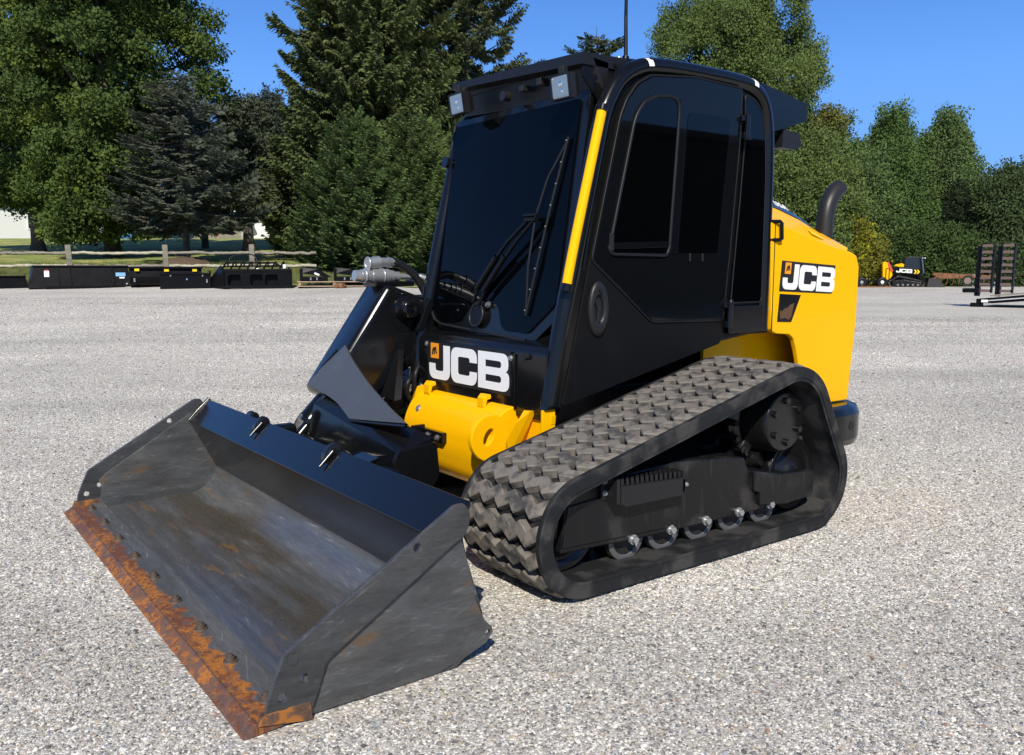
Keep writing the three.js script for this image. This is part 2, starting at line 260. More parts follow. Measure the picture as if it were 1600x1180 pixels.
function logo(parent, h, plateGeo, plateMat, ox, oy) { // plate in its own plane (x right, y up, z out) carrying the letters
  const p = mesh('logo_plate', plateGeo, plateMat, parent);
  for (const [s, dx] of letterShapes()) mesh('letter', extrude(s, 0.01, 0, 2, 8).scale(h, h, 0.1).translate(ox + dx * h, oy, 0.0025), M.sticker, p);
  const q = mesh('emblem', new THREE.BoxGeometry(0.42 * h, 0.44 * h, 0.002).translate(ox + 0.31 * h, oy + 0.82 * h, 0.003), M.orange, p);
  mesh('emblem_mark', merge([...Array(3)].map((_, i) => new THREE.BoxGeometry(0.06 * h, 0.2 * h, 0.001).rotateZ(0.3 * i - 0.3).translate(ox + (0.22 + 0.085 * i) * h, oy + (0.8 + 0.02 * i) * h, 0.0048))), M.ink, p);
  return p;
}

// ---------------------------------------------------------------- ground
function sheet(test, lift, step0) { // one sheet on the land, finer near the middle, reaching the horizon
  const xs = [], lim = 420; let a = 0, s = step0; while (a < lim) { xs.push(a); a += s; if (a > 14) s = Math.min(s * 1.12, a > 60 ? 40 : 1.5); } xs.push(lim);
  const line = [...xs.slice(1).reverse().map((q) => -q), ...xs], n = line.length, pos = [], uv = [], idx = [], col = [];
  const ang = Math.atan2(FX, FZ), ca = Math.cos(ang), sa = Math.sin(ang);
  for (let j = 0; j < n; j++) for (let i = 0; i < n; i++) {
    const lx = line[i], lz = line[j], x = lx * ca + lz * sa, z = -lx * sa + lz * ca;
    pos.push(x, land(x, z) + lift, z); uv.push(x, z);
    const k = yardTone(x, z); col.push(k, k * 0.995, k * 0.98);
  }
  for (let j = 0; j < n - 1; j++) for (let i = 0; i < n - 1; i++) {
    const q = j * n + i, t = [q, q + 1, q + n, q + n + 1];
    if (test && !t.some((k) => test(pos[k * 3], pos[k * 3 + 2]))) continue;
    idx.push(q, q + n, q + 1, q + 1, q + n, q + n + 1);
  }
  const g = new THREE.BufferGeometry(); g.setAttribute('position', new THREE.Float32BufferAttribute(pos, 3)); g.setAttribute('uv', new THREE.Float32BufferAttribute(uv, 2)); g.setAttribute('color', new THREE.Float32BufferAttribute(col, 3)); g.setIndex(idx); g.computeVertexNormals(); return g;
}
const polar = (x, z) => { const rx = x - CAM.x, rz = z - CAM.z, dep = rx * FX + rz * FZ; return [dep, (rx * RX + rz * RZ) / dep]; };
// worn wheel lanes, patches of fines and damp: they change the gravel's own tone
function yardTone(x, z) {
  const rx = x - CAM.x, rz = z - CAM.z, dep = rx * FX + rz * FZ, lat = rx * RX + rz * RZ;
  const w = 2.2 * (fbm(lat / 64 + 8, dep / 64 + 8, 7, 7, 2, 61) - 0.5), lane = fbm((lat * 0.25 + dep * 0.05) / 64 + 8, (dep + w) / 64 + 8, 40, 110, 3, 63), patch = fbm(x / 64 + 8, z / 64 + 8, 60, 60, 4, 67), fine = fbm(x / 32 + 16, z / 32 + 16, 150, 150, 2, 69);
  return 0.98 + 0.42 * (lane - 0.5) + 0.26 * (patch - 0.5) + 0.16 * (fine - 0.5);
}
// where the yard's gravel ends: 26 m off on the left, 64 m off on the right
const lawnEdge = (t) => 25.6 + 41 * smooth(-0.12, 0.16, t);
const ground = mesh('ground', sheet(null, 0, 0.55), matGravel, null, false); ground.userData.kind = 'structure';
const onLawn = (x, z) => { const [d, t] = polar(x, z); return d > lawnEdge(t) + 0.6 * (fbm(x / 64 + 8, z / 64 + 8, 60, 60, 2, 51) - 0.5); };
const lawn = mesh('lawn', sheet(onLawn, 0.02, 0.75), matLawn, null, false); lawn.geometry.deleteAttribute('color'); lawn.userData.kind = 'structure';
{ // loose stones where they can be seen one by one
  const g = new THREE.Group(); g.name = 'loose_gravel'; scene.add(g); tag(g, 'loose grey and white gravel stones covering the yard around the loader', 'gravel', null, 'stuff');
  const r = rng(5), kinds = [0, 1, 2].map((k) => { const q = new THREE.IcosahedronGeometry(1, 0), p = q.attributes.position, seen = {}; for (let i = 0; i < p.count; i++) { const key = [p.getX(i), p.getY(i), p.getZ(i)].map((x) => x.toFixed(3)).join(); seen[key] ??= [0.75 + 0.5 * r(), 0.5 + 0.4 * r(), 0.65 + 0.5 * r()]; const s = seen[key]; p.setXYZ(i, p.getX(i) * s[0], p.getY(i) * s[1], p.getZ(i) * s[2]); } q.computeVertexNormals(); return q; });
  const lists = [[], [], []], m4 = new THREE.Matrix4(), qu = new THREE.Quaternion(), eu = new THREE.Euler();
  const N = 700000;
  for (let i = 0; i < N; i++) {
    const dep = Math.sqrt(lerp(1.5 * 1.5, 20 * 20, Math.pow(r(), 2.5))), t = (r() - 0.5) * 1.3, lat = t * dep, x = CAM.x + FX * dep + RX * lat, z = CAM.z + FZ * dep + RZ * lat;
    const big = r(), s = (0.0022 + 0.0023 * r() + (big > 0.96 ? 0.0045 * r() : 0)) * (1 + 0.06 * dep);
    if (Math.abs(x) < 1.2 && z > 0.36 && z < 1.12) continue;
    if (Math.abs(x) < 0.95 && z > -2.2 && z < 0.3) { if (r() < 0.6) continue; }
    lists[i % 3].push([x, s * 0.12 - 0.001, z, s, r() * 6.28, (r() - 0.5) * 1.1, (r() - 0.5) * 1.1, stoneTone(r)]);
  }
  const matStone = std(C(0.91, 0.89, 0.85), 0.85);
  lists.forEach((L, k) => {
    const im = new THREE.InstancedMesh(kinds[k], matStone, L.length); im.name = 'gravel_stone'; im.userData.kind = 'stuff'; im.castShadow = im.receiveShadow = true;
    L.forEach(([x, y, z, s, a, b, c, col], i) => { m4.compose(V(x, land(x, z) + y, z), qu.setFromEuler(eu.set(b, a, c)), V(s, s, s)); im.setMatrixAt(i, m4); const q = yardTone(x, z); im.setColorAt(i, C(col[0] * q, col[1] * q, col[2] * q)); });
    g.add(im);
  });
}

// ---------------------------------------------------------------- the tracked loader
const loader = thing('track_loader', 'large yellow and black tracked loader with cab and scuffed bucket in the foreground', 'track loader');
// --- rubber tracks: a belt round a front idler, a rear idler and a high drive wheel
const WHEELS = [[-0.118, 0.222, 0.222], [-1.385, 0.225, 0.225], [-1.225, 0.475, 0.245]]; // z, y, radius to the tread
const beltAt = (th, dr) => { const n = [Math.cos(th), Math.sin(th)]; let best = -1e9, q; for (const [z, y, r] of WHEELS) { const d = z * n[0] + y * n[1] + r; if (d > best) { best = d; q = [z + (r + dr) * n[0], y + (r + dr) * n[1]]; } } return q; };
function beltLoop(dr, n = 720) { const raw = []; for (let i = 0; i < n; i++) raw.push(beltAt(i / n * 2 * Math.PI, dr)); return raw; }
function evenly(loop, n) { // n points at equal distances with their outward normals
  const L = [0]; for (let i = 0; i < loop.length; i++) { const a = loop[i], b = loop[(i + 1) % loop.length]; L.push(L[i] + Math.hypot(b[0] - a[0], b[1] - a[1])); }
  const T = L[loop.length], out = []; let i = 0;
  for (let k = 0; k < n; k++) { const s = (k + 0.35) / n * T; while (L[i + 1] < s) i++; const a = loop[i], b = loop[(i + 1) % loop.length], f = (s - L[i]) / (L[i + 1] - L[i] || 1), at = (d) => { const q = ((s + d) % T + T) % T; let j = 0; while (L[j + 1] < q) j++; const A = loop[j], B = loop[(j + 1) % loop.length], g = (q - L[j]) / (L[j + 1] - L[j] || 1); return [lerp(A[0], B[0], g), lerp(A[1], B[1], g)]; };
    const p = [lerp(a[0], b[0], f), lerp(a[1], b[1], f)], u = at(-0.025), w = at(0.025), tz = w[0] - u[0], ty = w[1] - u[1], l = Math.hypot(tz, ty); out.push({ p, t: [tz / l, ty / l], n: [ty / l, -tz / l] }); }
  return [out, T];
}
const TW = 0.46, LW = 0.425, LUG = 0.031;
function lugRow(seed) { // one bar of tread: a zigzag block with sloping flanks, its ends cut back
  const r = rng(seed), n = 10, w = LW / n, lo = [], hi = [];
  for (let i = 0; i <= n; i++) { const x = -LW / 2 + i * w, z = (i % 2 ? 0.0135 : -0.0135) * (0.92 + 0.16 * r()), e = 0.0255 + 0.0015 * r(); lo.push([x, z - e]); hi.push([x, z + e]); if (i < n) { const z2 = (i % 2 ? 0.004 : -0.004); lo.push([x + w * 0.36, z2 - e - 0.001]); hi.push([x + w * 0.36, z2 + e + 0.001]); } }
  const bar = extrude(shapeOf([...lo, ...hi.reverse()]), LUG + 0.004, 0.0045, 1).applyMatrix4(BY).translate(0, -0.004, 0);
  const p = bar.attributes.position; for (let i = 0; i < p.count; i++) { const y = p.getY(i), x = p.getX(i), t = clamp((y + 0.004) / (LUG + 0.004)), end = smooth(LW / 2 - 0.03, LW / 2, Math.abs(x)); p.setY(i, y - 0.010 * end * t - 0.0012 * t * (0.5 + 0.5 * Math.sin(x * 60 + seed))); }
  bar.computeVertexNormals();
  return boxUV(bar);
}
const lugGeo = [1, 2, 3, 4].map(lugRow);
const NLUG = 50;
function makeTrack(side) {
  const o = loop(-LUG), inn = loop(-0.064);
  function loop(d) { return beltLoop(d); }
  const sh = shapeOf(zy(o)), hole = new THREE.Path(zy(inn).map(([a, b]) => new THREE.Vector2(a, b))); sh.holes.push(hole);
  const belt = mesh('rubber_track', extrude(sh, TW, 0.006, 2).applyMatrix4(BX).translate(side > 0 ? 0.55 : -1.01, 0, 0), M.rubber, loader);
  for (const [a, b] of [[0.546, 0.572], [0.988, 1.013]]) { const e = shapeOf(zy(loop(-0.012))); e.holes.push(new THREE.Path(zy(loop(-0.05)).map(([p, q]) => new THREE.Vector2(p, q)))); mesh('belt_edge', extrude(e, b - a, 0.006, 2).applyMatrix4(BX).translate(side > 0 ? a : -b, 0, 0), M.rubber, belt); }
  const [pts] = evenly(beltLoop(-LUG), NLUG);
  pts.forEach(({ p, t, n }, k) => {
    const m = new THREE.Mesh(lugGeo[(k * 7) % 4], M.lug[(k * 5) % 3]); m.name = 'tread_lug'; m.castShadow = m.receiveShadow = true;
    const Z = V(0, t[1], t[0]), Y = V(0, n[1], n[0]), X = Y.clone().cross(Z);
    m.matrixAutoUpdate = true; m.quaternion.setFromRotationMatrix(new THREE.Matrix4().makeBasis(X, Y, Z)); m.position.set(side * 0.78, p[1], p[0]); belt.add(m);
  });
  const [gp] = evenly(beltLoop(-0.064), 50), gl = [];
  for (const { p, t, n } of gp) for (const s of [-1, 1]) { const g = new THREE.ConeGeometry(0.026, 0.05, 4).rotateY(0.785); const Z = V(0, t[1], t[0]), Y = V(0, -n[1], -n[0]), X = Y.clone().cross(Z); g.translate(0, 0.022, 0).applyMatrix4(new THREE.Matrix4().makeBasis(X, Y, Z)).translate(side * 0.78 + s * 0.055, p[1], p[0]); gl.push(g); }
  mesh('guide_lug', gl, M.rubber, belt).userData.kind = 'stuff';
  return belt;
}
makeTrack(1); makeTrack(-1);
function undercarriage(S) {
  const X = (a, b) => S > 0 ? [a, b] : [-b, -a];
  const px = (pts, a, b, bev, r) => prismX(pts, ...X(a, b), bev, r);
  const fr = mesh('track_frame', [px([[-0.06, 0.15], [-0.085, 0.33], [-0.12, 0.362], [-0.30, 0.380], [-0.60, 0.392], [-0.85, 0.374], [-1.006, 0.356], [-1.03, 0.300], [-1.20, 0.27], [-1.20, 0.124], [-1.0, 0.126], [-0.5, 0.132]], 0.62, 0.93, 0.006, 0.012), px([[-0.86, 0.35], [-1.10, 0.34], [-1.16, 0.30], [-1.24, 0.46], [-1.21, 0.54], [-1.16, 0.50], [-1.08, 0.37]], 0.60, 0.72, 0.01)], M.frame, loader);
  mesh('idler_guard', px([[-1.045, 0.300], [-1.22, 0.262], [-1.445, 0.248], [-1.447, 0.145], [-1.43, 0.135], [-1.265, 0.126], [-1.09, 0.15], [-1.085, 0.205], [-1.05, 0.215]], 0.915, 0.948, 0.005, 0.01), M.frame, fr);
  mesh('cover_plate', px([[-0.065, 0.17], [-0.088, 0.31], [-0.62, 0.345], [-0.62, 0.15]], 0.928, 0.937, 0.003), M.frame, fr);
  for (let k = 0; k < 5; k++) {
    const z = -0.395 - 0.1935 * k, ro = mesh('track_roller', latheX([[0, 0.01], [0.05, 0.01], [0.066, 0.003], [0.084, 0.002], [0.087, 0.006], [0.087, 0.05], [0.07, 0.062], [0.055, 0.07], [0.055, 0.13], [0.07, 0.138], [0.087, 0.15], [0.087, 0.195], [0.084, 0.199], [0.066, 0.198], [0.05, 0.19], [0.0, 0.19]].map(([r, x]) => [r, x]), 0, 0, 40), M.frame, loader); ro.position.set(S > 0 ? 0.70 : -0.90, 0.139, z);
    mesh('roller_rim', latheX([[0.064, 0.197], [0.066, 0.2005], [0.083, 0.2015], [0.0865, 0.197], [0.0872, 0.18]].map(([r, x]) => [r, S > 0 ? x : 0.2 - x]), 0, 0, 44), M.steel, ro);
    mesh('bolt', bolt([S * 0.932, 0.14, z], [S, 0, 0], 0.0185, 0.02), M.zinc, loader);
  }
  for (const [z, y, nm] of [[-0.118, 0.222, 'front_idler'], [-1.385, 0.225, 'rear_idler']]) mesh(nm, latheX([[0, 0.66], [0.06, 0.66], [0.075, 0.68], [0.13, 0.69], [0.156, 0.685], [0.156, 0.755], [0.12, 0.757], [0.12, 0.803], [0.156, 0.805], [0.156, 0.875], [0.148, 0.885], [0.128, 0.87], [0.085, 0.855], [0.07, 0.9], [0.03, 0.905], [0, 0.905]].map(([r, x]) => [r, S > 0 ? x : -x]), y, z, 48), M.blackWeld, loader);
  const dr = mesh('final_drive', latheX([[0, 0.52], [0.2, 0.52], [0.2, 0.56], [0.135, 0.58], [0.15, 0.62], [0.15, 0.82], [0.14, 0.84], [0.132, 0.9], [0.122, 0.925], [0.116, 0.932], [0, 0.934]].map(([r, x]) => [r, S > 0 ? x : -x]), 0.472, -1.258, 56), M.blackWeld, loader);
  for (let k = 0; k < 6; k++) { const a = k * Math.PI / 3 + 0.45; mesh('bolt', rod([S * 0.93, 0.472 + 0.088 * Math.sin(a), -1.258 + 0.088 * Math.cos(a)], [S * 0.948, 0.472 + 0.088 * Math.sin(a), -1.258 + 0.088 * Math.cos(a)], 0.0155, 0.014, 6), M.blackWeld, dr); }
  const sp = mesh('drive_sprocket', latheX([[0.0, 0.745], [0.155, 0.745], [0.155, 0.815], [0, 0.815]].map(([r, x]) => [r, S * x]), 0.472, -1.228, 48), M.blackWeld, loader);
  const teeth = []; for (let k = 0; k < 16; k++) { const a = k / 16 * 6.2832; teeth.push(rod([S * 0.72, 0.472 + 0.163 * Math.sin(a), -1.228 + 0.163 * Math.cos(a)], [S * 0.84, 0.472 + 0.163 * Math.sin(a), -1.228 + 0.163 * Math.cos(a)], 0.014, 0.014, 8)); }
  mesh('sprocket_pins', teeth, M.blackWeld, sp);
  // bracket, hoses and casting in front of the drive
  mesh('drive_bracket', [px([[-1.03, 0.33], [-1.10, 0.36], [-1.15, 0.44], [-1.17, 0.56], [-1.22, 0.50], [-1.2, 0.34], [-1.14, 0.27]], 0.74, 0.79, 0.012), rod([S * 0.8, 0.34, -1.12], [S * 0.8, 0.40, -1.19], 0.045, 0.035, 14), rod([S * 0.80, 0.30, -1.18], [S * 0.86, 0.31, -1.2], 0.04, 0.03, 14)], M.blackWeld, loader);
  // step with toothed tread
  const st = mesh('step', [px([[-0.275, 0.364], [-0.275, 0.30], [-0.30, 0.288], [-0.585, 0.285], [-0.594, 0.30], [-0.594, 0.345], [-0.575, 0.350]], 0.985, 0.995, 0.003), px([[-0.255, 0.39], [-0.255, 0.305], [-0.27, 0.30], [-0.27, 0.39]], 0.94, 0.995, 0.002), px([[-0.58, 0.375], [-0.58, 0.29], [-0.594, 0.30], [-0.594, 0.36]], 0.935, 0.995, 0.002), px([[-0.232, 0.398], [-0.232, 0.312], [-0.272, 0.305], [-0.272, 0.395]], 0.936, 0.944, 0.002), px([[-0.275, 0.362], [-0.59, 0.347], [-0.59, 0.339], [-0.275, 0.354]], 0.935, 0.988, 0.002)], M.plastic, loader);
  for (const y of [0.376, 0.334]) mesh('bolt', bolt([S * 0.944, y, -0.246], [S, 0, 0], 0.0105, 0.008), M.zinc, st);
  const th = []; for (let r = 0; r < 5; r++) for (let k = 0; k < 13; k++) { const z = -0.287 - k * 0.0235, y = 0.362 - (k / 13) * 0.014, x = S * (0.936 + r * 0.0125); th.push(new THREE.BoxGeometry(0.0035, 0.026, 0.0125).translate(x, y + 0.011, z + (r % 2) * 0.0117)); }
  mesh('step_teeth', th, M.plastic, st).userData.kind = 'stuff';
  mesh('bolt', bolt([S * 0.937, 0.30, -0.665], [S, 0, 0], 0.008, 0.005), M.zinc, loader);
}
undercarriage(1); undercarriage(-1);

// --- chassis, nose beam and belly
mesh('chassis', [box(-0.36, 0.36, 0.2, 0.60, -2.2, -0.40, 0.02), box(-0.32, 0.32, 0.55, 0.80, -2.2, -1.44, 0.02)], M.satin, loader);
for (const S of [-1, 1]) mesh('rear_arch', prismX([[-1.42, 0.55], [-1.42, 0.74], [-1.52, 0.80], [-1.80, 0.80], [-2.2, 0.80], [-2.2, 0.45], [-1.5, 0.5]], S > 0 ? 0.325 : -0.345, S > 0 ? 0.345 : -0.325, 0.003), M.yellow, loader);
mesh('arch_roof', box(-0.48, 0.48, 0.79, 0.805, -1.72, -1.42, 0.004), M.satin, loader);
{
  const nose = mesh('front_beam', prismX([[-0.42, 0.545], [-0.33, 0.535], [-0.265, 0.495], [-0.225, 0.42], [-0.215, 0.33], [-0.232, 0.235], [-0.29, 0.175], [-0.42, 0.165]], -0.40, 0.278, 0.006, 0.035), M.yellow, loader);
  mesh('beam_wing', hull([[-0.405, 0.55, -0.30], [-0.405, 0.38, -0.24], [-0.405, 0.36, -0.4], [-0.495, 0.50, -0.33], [-0.495, 0.40, -0.30], [-0.48, 0.38, -0.4], [-0.41, 0.56, -0.40], [-0.48, 0.52, -0.4]]), M.yellow, nose);
  const slot = new THREE.Path(); slot.absellipse(0.212, 0.430, 0.020, 0.036, 0, 2 * Math.PI, true, -0.5);
  const ear = new THREE.Shape(); ear.absarc(0.222, 0.425, 0.094, 0, 2 * Math.PI, false); ear.holes.push(slot);
  mesh('tie_down_ear', extrude(ear, 0.028, 0.004, 2, 24).applyMatrix4(BX).translate(0.275, 0, 0), M.yellow, nose);
  mesh('side_bracket', [hull([[0.30, 0.34, -0.29], [0.34, 0.36, -0.29], [0.405, 0.535, -0.34], [0.365, 0.535, -0.34], [0.30, 0.34, -0.32], [0.34, 0.36, -0.32], [0.405, 0.535, -0.37], [0.35, 0.42, -0.262], [0.38, 0.49, -0.29]]), prismZ([[0.30, 0.36], [0.36, 0.38], [0.49, 0.49], [0.495, 0.525], [0.30, 0.535]], -0.40, -0.375, 0.003), prismX([[-0.335, 0.55], [-0.40, 0.55], [-0.40, 0.40], [-0.335, 0.43]], 0.478, 0.488, 0.002)], M.yellow, nose);
  for (const [x, y] of [[-0.323, 0.56], [0.117, 0.552]]) { // bent hangers that come up over the front panel
    mesh('hanger', [prismX([[-0.338, y + 0.012], [-0.335, y + 0.02], [-0.315, y + 0.022], [-0.300, y + 0.005], [-0.298, y - 0.03], [-0.31, y - 0.055], [-0.318, y - 0.09], [-0.322, y - 0.12], [-0.35, y - 0.12], [-0.35, y - 0.11], [-0.331, y - 0.085], [-0.322, y - 0.05], [-0.312, y - 0.025], [-0.318, y - 0.002], [-0.336, y + 0.002]], x - 0.025, x + 0.025, 0.003)], M.yellow, nose);
  }
  mesh('bolt', bolt([-0.312, 0.462, -0.250], [0, 0.5, 0.87], 0.018, 0.008), M.zinc, nose);
  const clip = mesh('stop_bracket', [box(-0.20, -0.02, 0.352, 0.398, -0.218, -0.192, 0.004), box(-0.21, -0.195, 0.33, 0.41, -0.215, -0.15, 0.003)], M.black, loader);
  for (const x of [-0.135, -0.055]) mesh('bolt', bolt([x, 0.374, -0.192], [0, 0, 1], 0.014, 0.012), M.steel, clip);
  mesh('belly_pan', box(-0.42, 0.42, 0.15, 0.22, -1.2, -0.36, 0.02), M.satin, loader);
}

// --- cab
const cab = mesh('cab_shell', prismX([[-0.415, 0.50], [-0.415, 0.78], [-0.485, 0.83], [-0.665, 1.775], [-0.72, 1.87], [-0.80, 1.91], [-1.1, 1.935], [-1.42, 1.932], [-1.57, 1.91], [-1.64, 1.84], [-1.675, 1.72], [-1.685, 1.5], [-1.685, 0.80], [-1.31, 0.757], [-0.42, 0.555]], -0.56, 0.485, 0.012), M.satin, loader);
mesh('roof_panel', prismX([[-0.62, 1.90], [-0.70, 1.945], [-1.1, 1.97], [-1.5, 1.965], [-1.62, 1.93], [-1.6, 1.88], [-0.8, 1.87]], -0.50, 0.40, 0.015), M.black, loader);
for (const x of [0.475, -0.55]) { // roll-over frame: one bent tube each side
  const d = x > 0 ? 1 : -1;
  mesh('roll_frame', [tube([[x, 0.565, -0.378], [x, 0.80, -0.42], [x, 1.03, -0.475], [x, 1.40, -0.565], [x, 1.66, -0.63], [x, 1.76, -0.67], [x, 1.845, -0.735], [x, 1.898, -0.84], [x, 1.915, -0.96], [x, 1.92, -1.15], [x, 1.918, -1.40], [x, 1.905, -1.53], [x, 1.855, -1.615], [x, 1.75, -1.655], [x, 1.55, -1.668], [x, 1.1, -1.668], [x, 0.82, -1.665]], 0.036, 150, 16), prismX([[-0.342, 0.55], [-0.42, 0.55], [-0.55, 1.10], [-0.50, 1.10], [-0.425, 0.85]], d > 0 ? 0.455 : -0.565, d > 0 ? 0.502 : -0.518, 0.008)], M.black, loader);
}
for (const [z, y] of [[-0.872, 1.902], [-1.535, 1.903]]) mesh('white_sticker', new THREE.TorusGeometry(0.0375, 0.0015, 6, 20, 2.2).scale(1, 1, 11).rotateX(z < -1.2 ? -0.25 : 0.12).rotateY(0).translate(0.475, y, z), M.sticker, loader);
mesh('grab_rail', [tube([[0.515, 1.035, -0.436], [0.515, 1.045, -0.433], [0.515, 1.2, -0.470], [0.515, 1.5, -0.548], [0.515, 1.69, -0.598], [0.515, 1.70, -0.601]], 0.0195, 60, 16)], M.yellow, loader);
mesh('rail_socket', rod([0.515, 1.008, -0.427], [0.515, 1.036, -0.4345], 0.024, 0.0235, 14), M.black, loader);
mesh('rail_socket', rod([0.515, 1.698, -0.6], [0.515, 1.722, -0.608], 0.0235, 0.024, 14), M.black, loader);
{ // door with its two panes
  const outline = [[-0.418, 0.556], [-0.556, 1.13], [-0.700, 1.69], [-0.735, 1.765], [-0.79, 1.83], [-0.87, 1.875], [-1.131, 1.898], [-1.444, 1.888], [-1.440, 1.69], [-1.394, 1.19], [-1.362, 0.92], [-1.350, 0.76]];
  const door = mesh('door', prismX(outline, 0.484, 0.506, 0.004, 0.02), M.matte, loader);
  mesh('door_glass', prismX([[-0.566, 1.128], [-0.708, 1.69], [-0.742, 1.755], [-0.797, 1.82], [-0.875, 1.862], [-1.131, 1.888], [-1.434, 1.879], [-1.432, 1.69], [-1.386, 1.19], [-1.356, 0.915], [-1.350, 0.868], [-0.908, 0.876]], 0.506, 0.513, 0.002, 0.012), M.sideGlass, door);
  const fp = [[-0.646, 1.165], [-0.772, 1.668], [-0.79, 1.71], [-0.83, 1.76], [-0.90, 1.790], [-0.985, 1.797], [-1.022, 1.785], [-1.033, 1.75], [-0.990, 1.18], [-0.975, 1.150], [-0.67, 1.152]];
  mesh('sliding_pane', prismX(fp, 0.513, 0.5165, 0.0012, 0.02), M.glass, door);
  mesh('pane_gasket', new THREE.TubeGeometry(new THREE.CatmullRomCurve3(roundShape(fp, 0.02).getSpacedPoints(120).slice(0, 120).map((p) => V(0.5165, p.y, p.x)), true), 160, 0.0075, 6, true), M.gasket, door);
  mesh('pane_sill', [prismX([[-0.646, 1.172], [-0.652, 1.196], [-0.985, 1.208], [-0.984, 1.184]], 0.5166, 0.521, 0.001)], M.sideGlass, door);
  mesh('pane_catch', [box(0.517, 0.524, 1.165, 1.235, -0.668, -0.645, 0.004)], M.plastic, door);
  const fp2 = [[-1.045, 1.16], [-1.09, 1.745], [-1.36, 1.745], [-1.30, 1.16]];
  mesh('rear_pane', prismX(fp2, 0.513, 0.5148, 0.0006, 0.02), M.glass, door);
  mesh('pane_post', prismX([[-0.992, 1.16], [-1.036, 1.79], [-1.085, 1.79], [-1.040, 1.16]], 0.5132, 0.5185, 0.001), M.sideGlass, door);
  const sealPts = [[-0.904, 0.872], [-0.562, 1.128], [-0.704, 1.69], [-0.738, 1.76], [-0.794, 1.827], [-0.873, 1.868], [-1.131, 1.893], [-1.438, 1.884], [-1.436, 1.69], [-1.390, 1.19], [-1.359, 0.915], [-1.353, 0.864]];
  mesh('door_seal', new THREE.TubeGeometry(new THREE.CatmullRomCurve3(roundShape(sealPts, 0.02).getSpacedPoints(200).slice(0, 200).map((p) => V(0.5085, p.y, p.x)), true), 240, 0.0045, 6, true), M.gasket, door);
  const ring = (a, b) => { const s = new THREE.Shape(); s.absellipse(0.598, 0.936, a, b, 0, 2 * Math.PI, false); return s; };
  const hd = mesh('door_handle', new THREE.TorusGeometry(0.0385, 0.0145, 14, 48).scale(1, 2.1, 1).rotateY(Math.PI / 2).translate(0.509, 0.936, -0.598), M.plastic, door);
  mesh('handle_recess', [extrude(ring(0.034, 0.074), 0.003, 0, 1, 24).applyMatrix4(BX).translate(0.505, 0, 0)], M.ink, hd);
  mesh('latch_paddle', [prismX([[-0.578, 0.965], [-0.606, 0.94], [-0.606, 0.885], [-0.585, 0.877], [-0.59, 0.93]], 0.508, 0.52, 0.003)], M.plastic, hd);
  mesh('lock_barrel', discX(0.524, 0.528, 1.008, -0.6, 0.008, 18), M.gasket, hd);
  for (const [y0, y1, z] of [[1.765, 1.665, -1.456], [0.945, 0.83, -1.378]]) mesh('hinge', [rod([0.531, y0, z - 0.002], [0.531, y1, z + 0.006], 0.0125, 0.0125, 12), box(0.506, 0.53, y0 - 0.025, y0, z - 0.018, z + 0.035, 0.004), box(0.506, 0.53, y1, y1 + 0.03, z - 0.035, z + 0.018, 0.004), rod([0.531, y0 + 0.012, z - 0.003], [0.531, y0, z - 0.002], 0.008, 0.0125, 12)], M.black, door);
  mesh('pane_pull', [box(0.514, 0.523, 0.955 + 0.17, 1.0 + 0.16, -1.12, -1.112, 0.003), box(0.514, 0.523, 1.125, 1.16, -1.20, -1.192, 0.003)], M.plastic, door);
}
{ // narrow pane behind the door
  const q = mesh('quarter_glass', prismX([[-1.475, 1.865], [-1.555, 1.845], [-1.605, 1.79], [-1.627, 1.70], [-1.64, 1.5], [-1.64, 0.94], [-1.42, 0.94], [-1.462, 1.40], [-1.485, 1.69]], 0.486, 0.497, 0.002, 0.02), M.glass, loader);
  mesh('glass_bead', new THREE.TubeGeometry(new THREE.CatmullRomCurve3(roundShape([[-1.475, 1.865], [-1.555, 1.845], [-1.605, 1.79], [-1.627, 1.70], [-1.64, 1.5], [-1.64, 0.94], [-1.42, 0.94], [-1.462, 1.40], [-1.485, 1.69]], 0.02).getSpacedPoints(120).slice(0, 120).map((p) => V(0.4965, p.y, p.x)), true), 160, 0.004, 6, true), M.gasket, q);
  mesh('rear_corner_panel', [box(0.485, 0.504, 0.80, 0.925, -1.69, -1.405, 0.006)], M.black, loader);
  for (const y of [1.30, 0.905]) mesh('bolt', bolt([0.503, y + 0.0, -1.68], [1, 0, 0], 0.008, 0.005), M.zinc, loader);
}
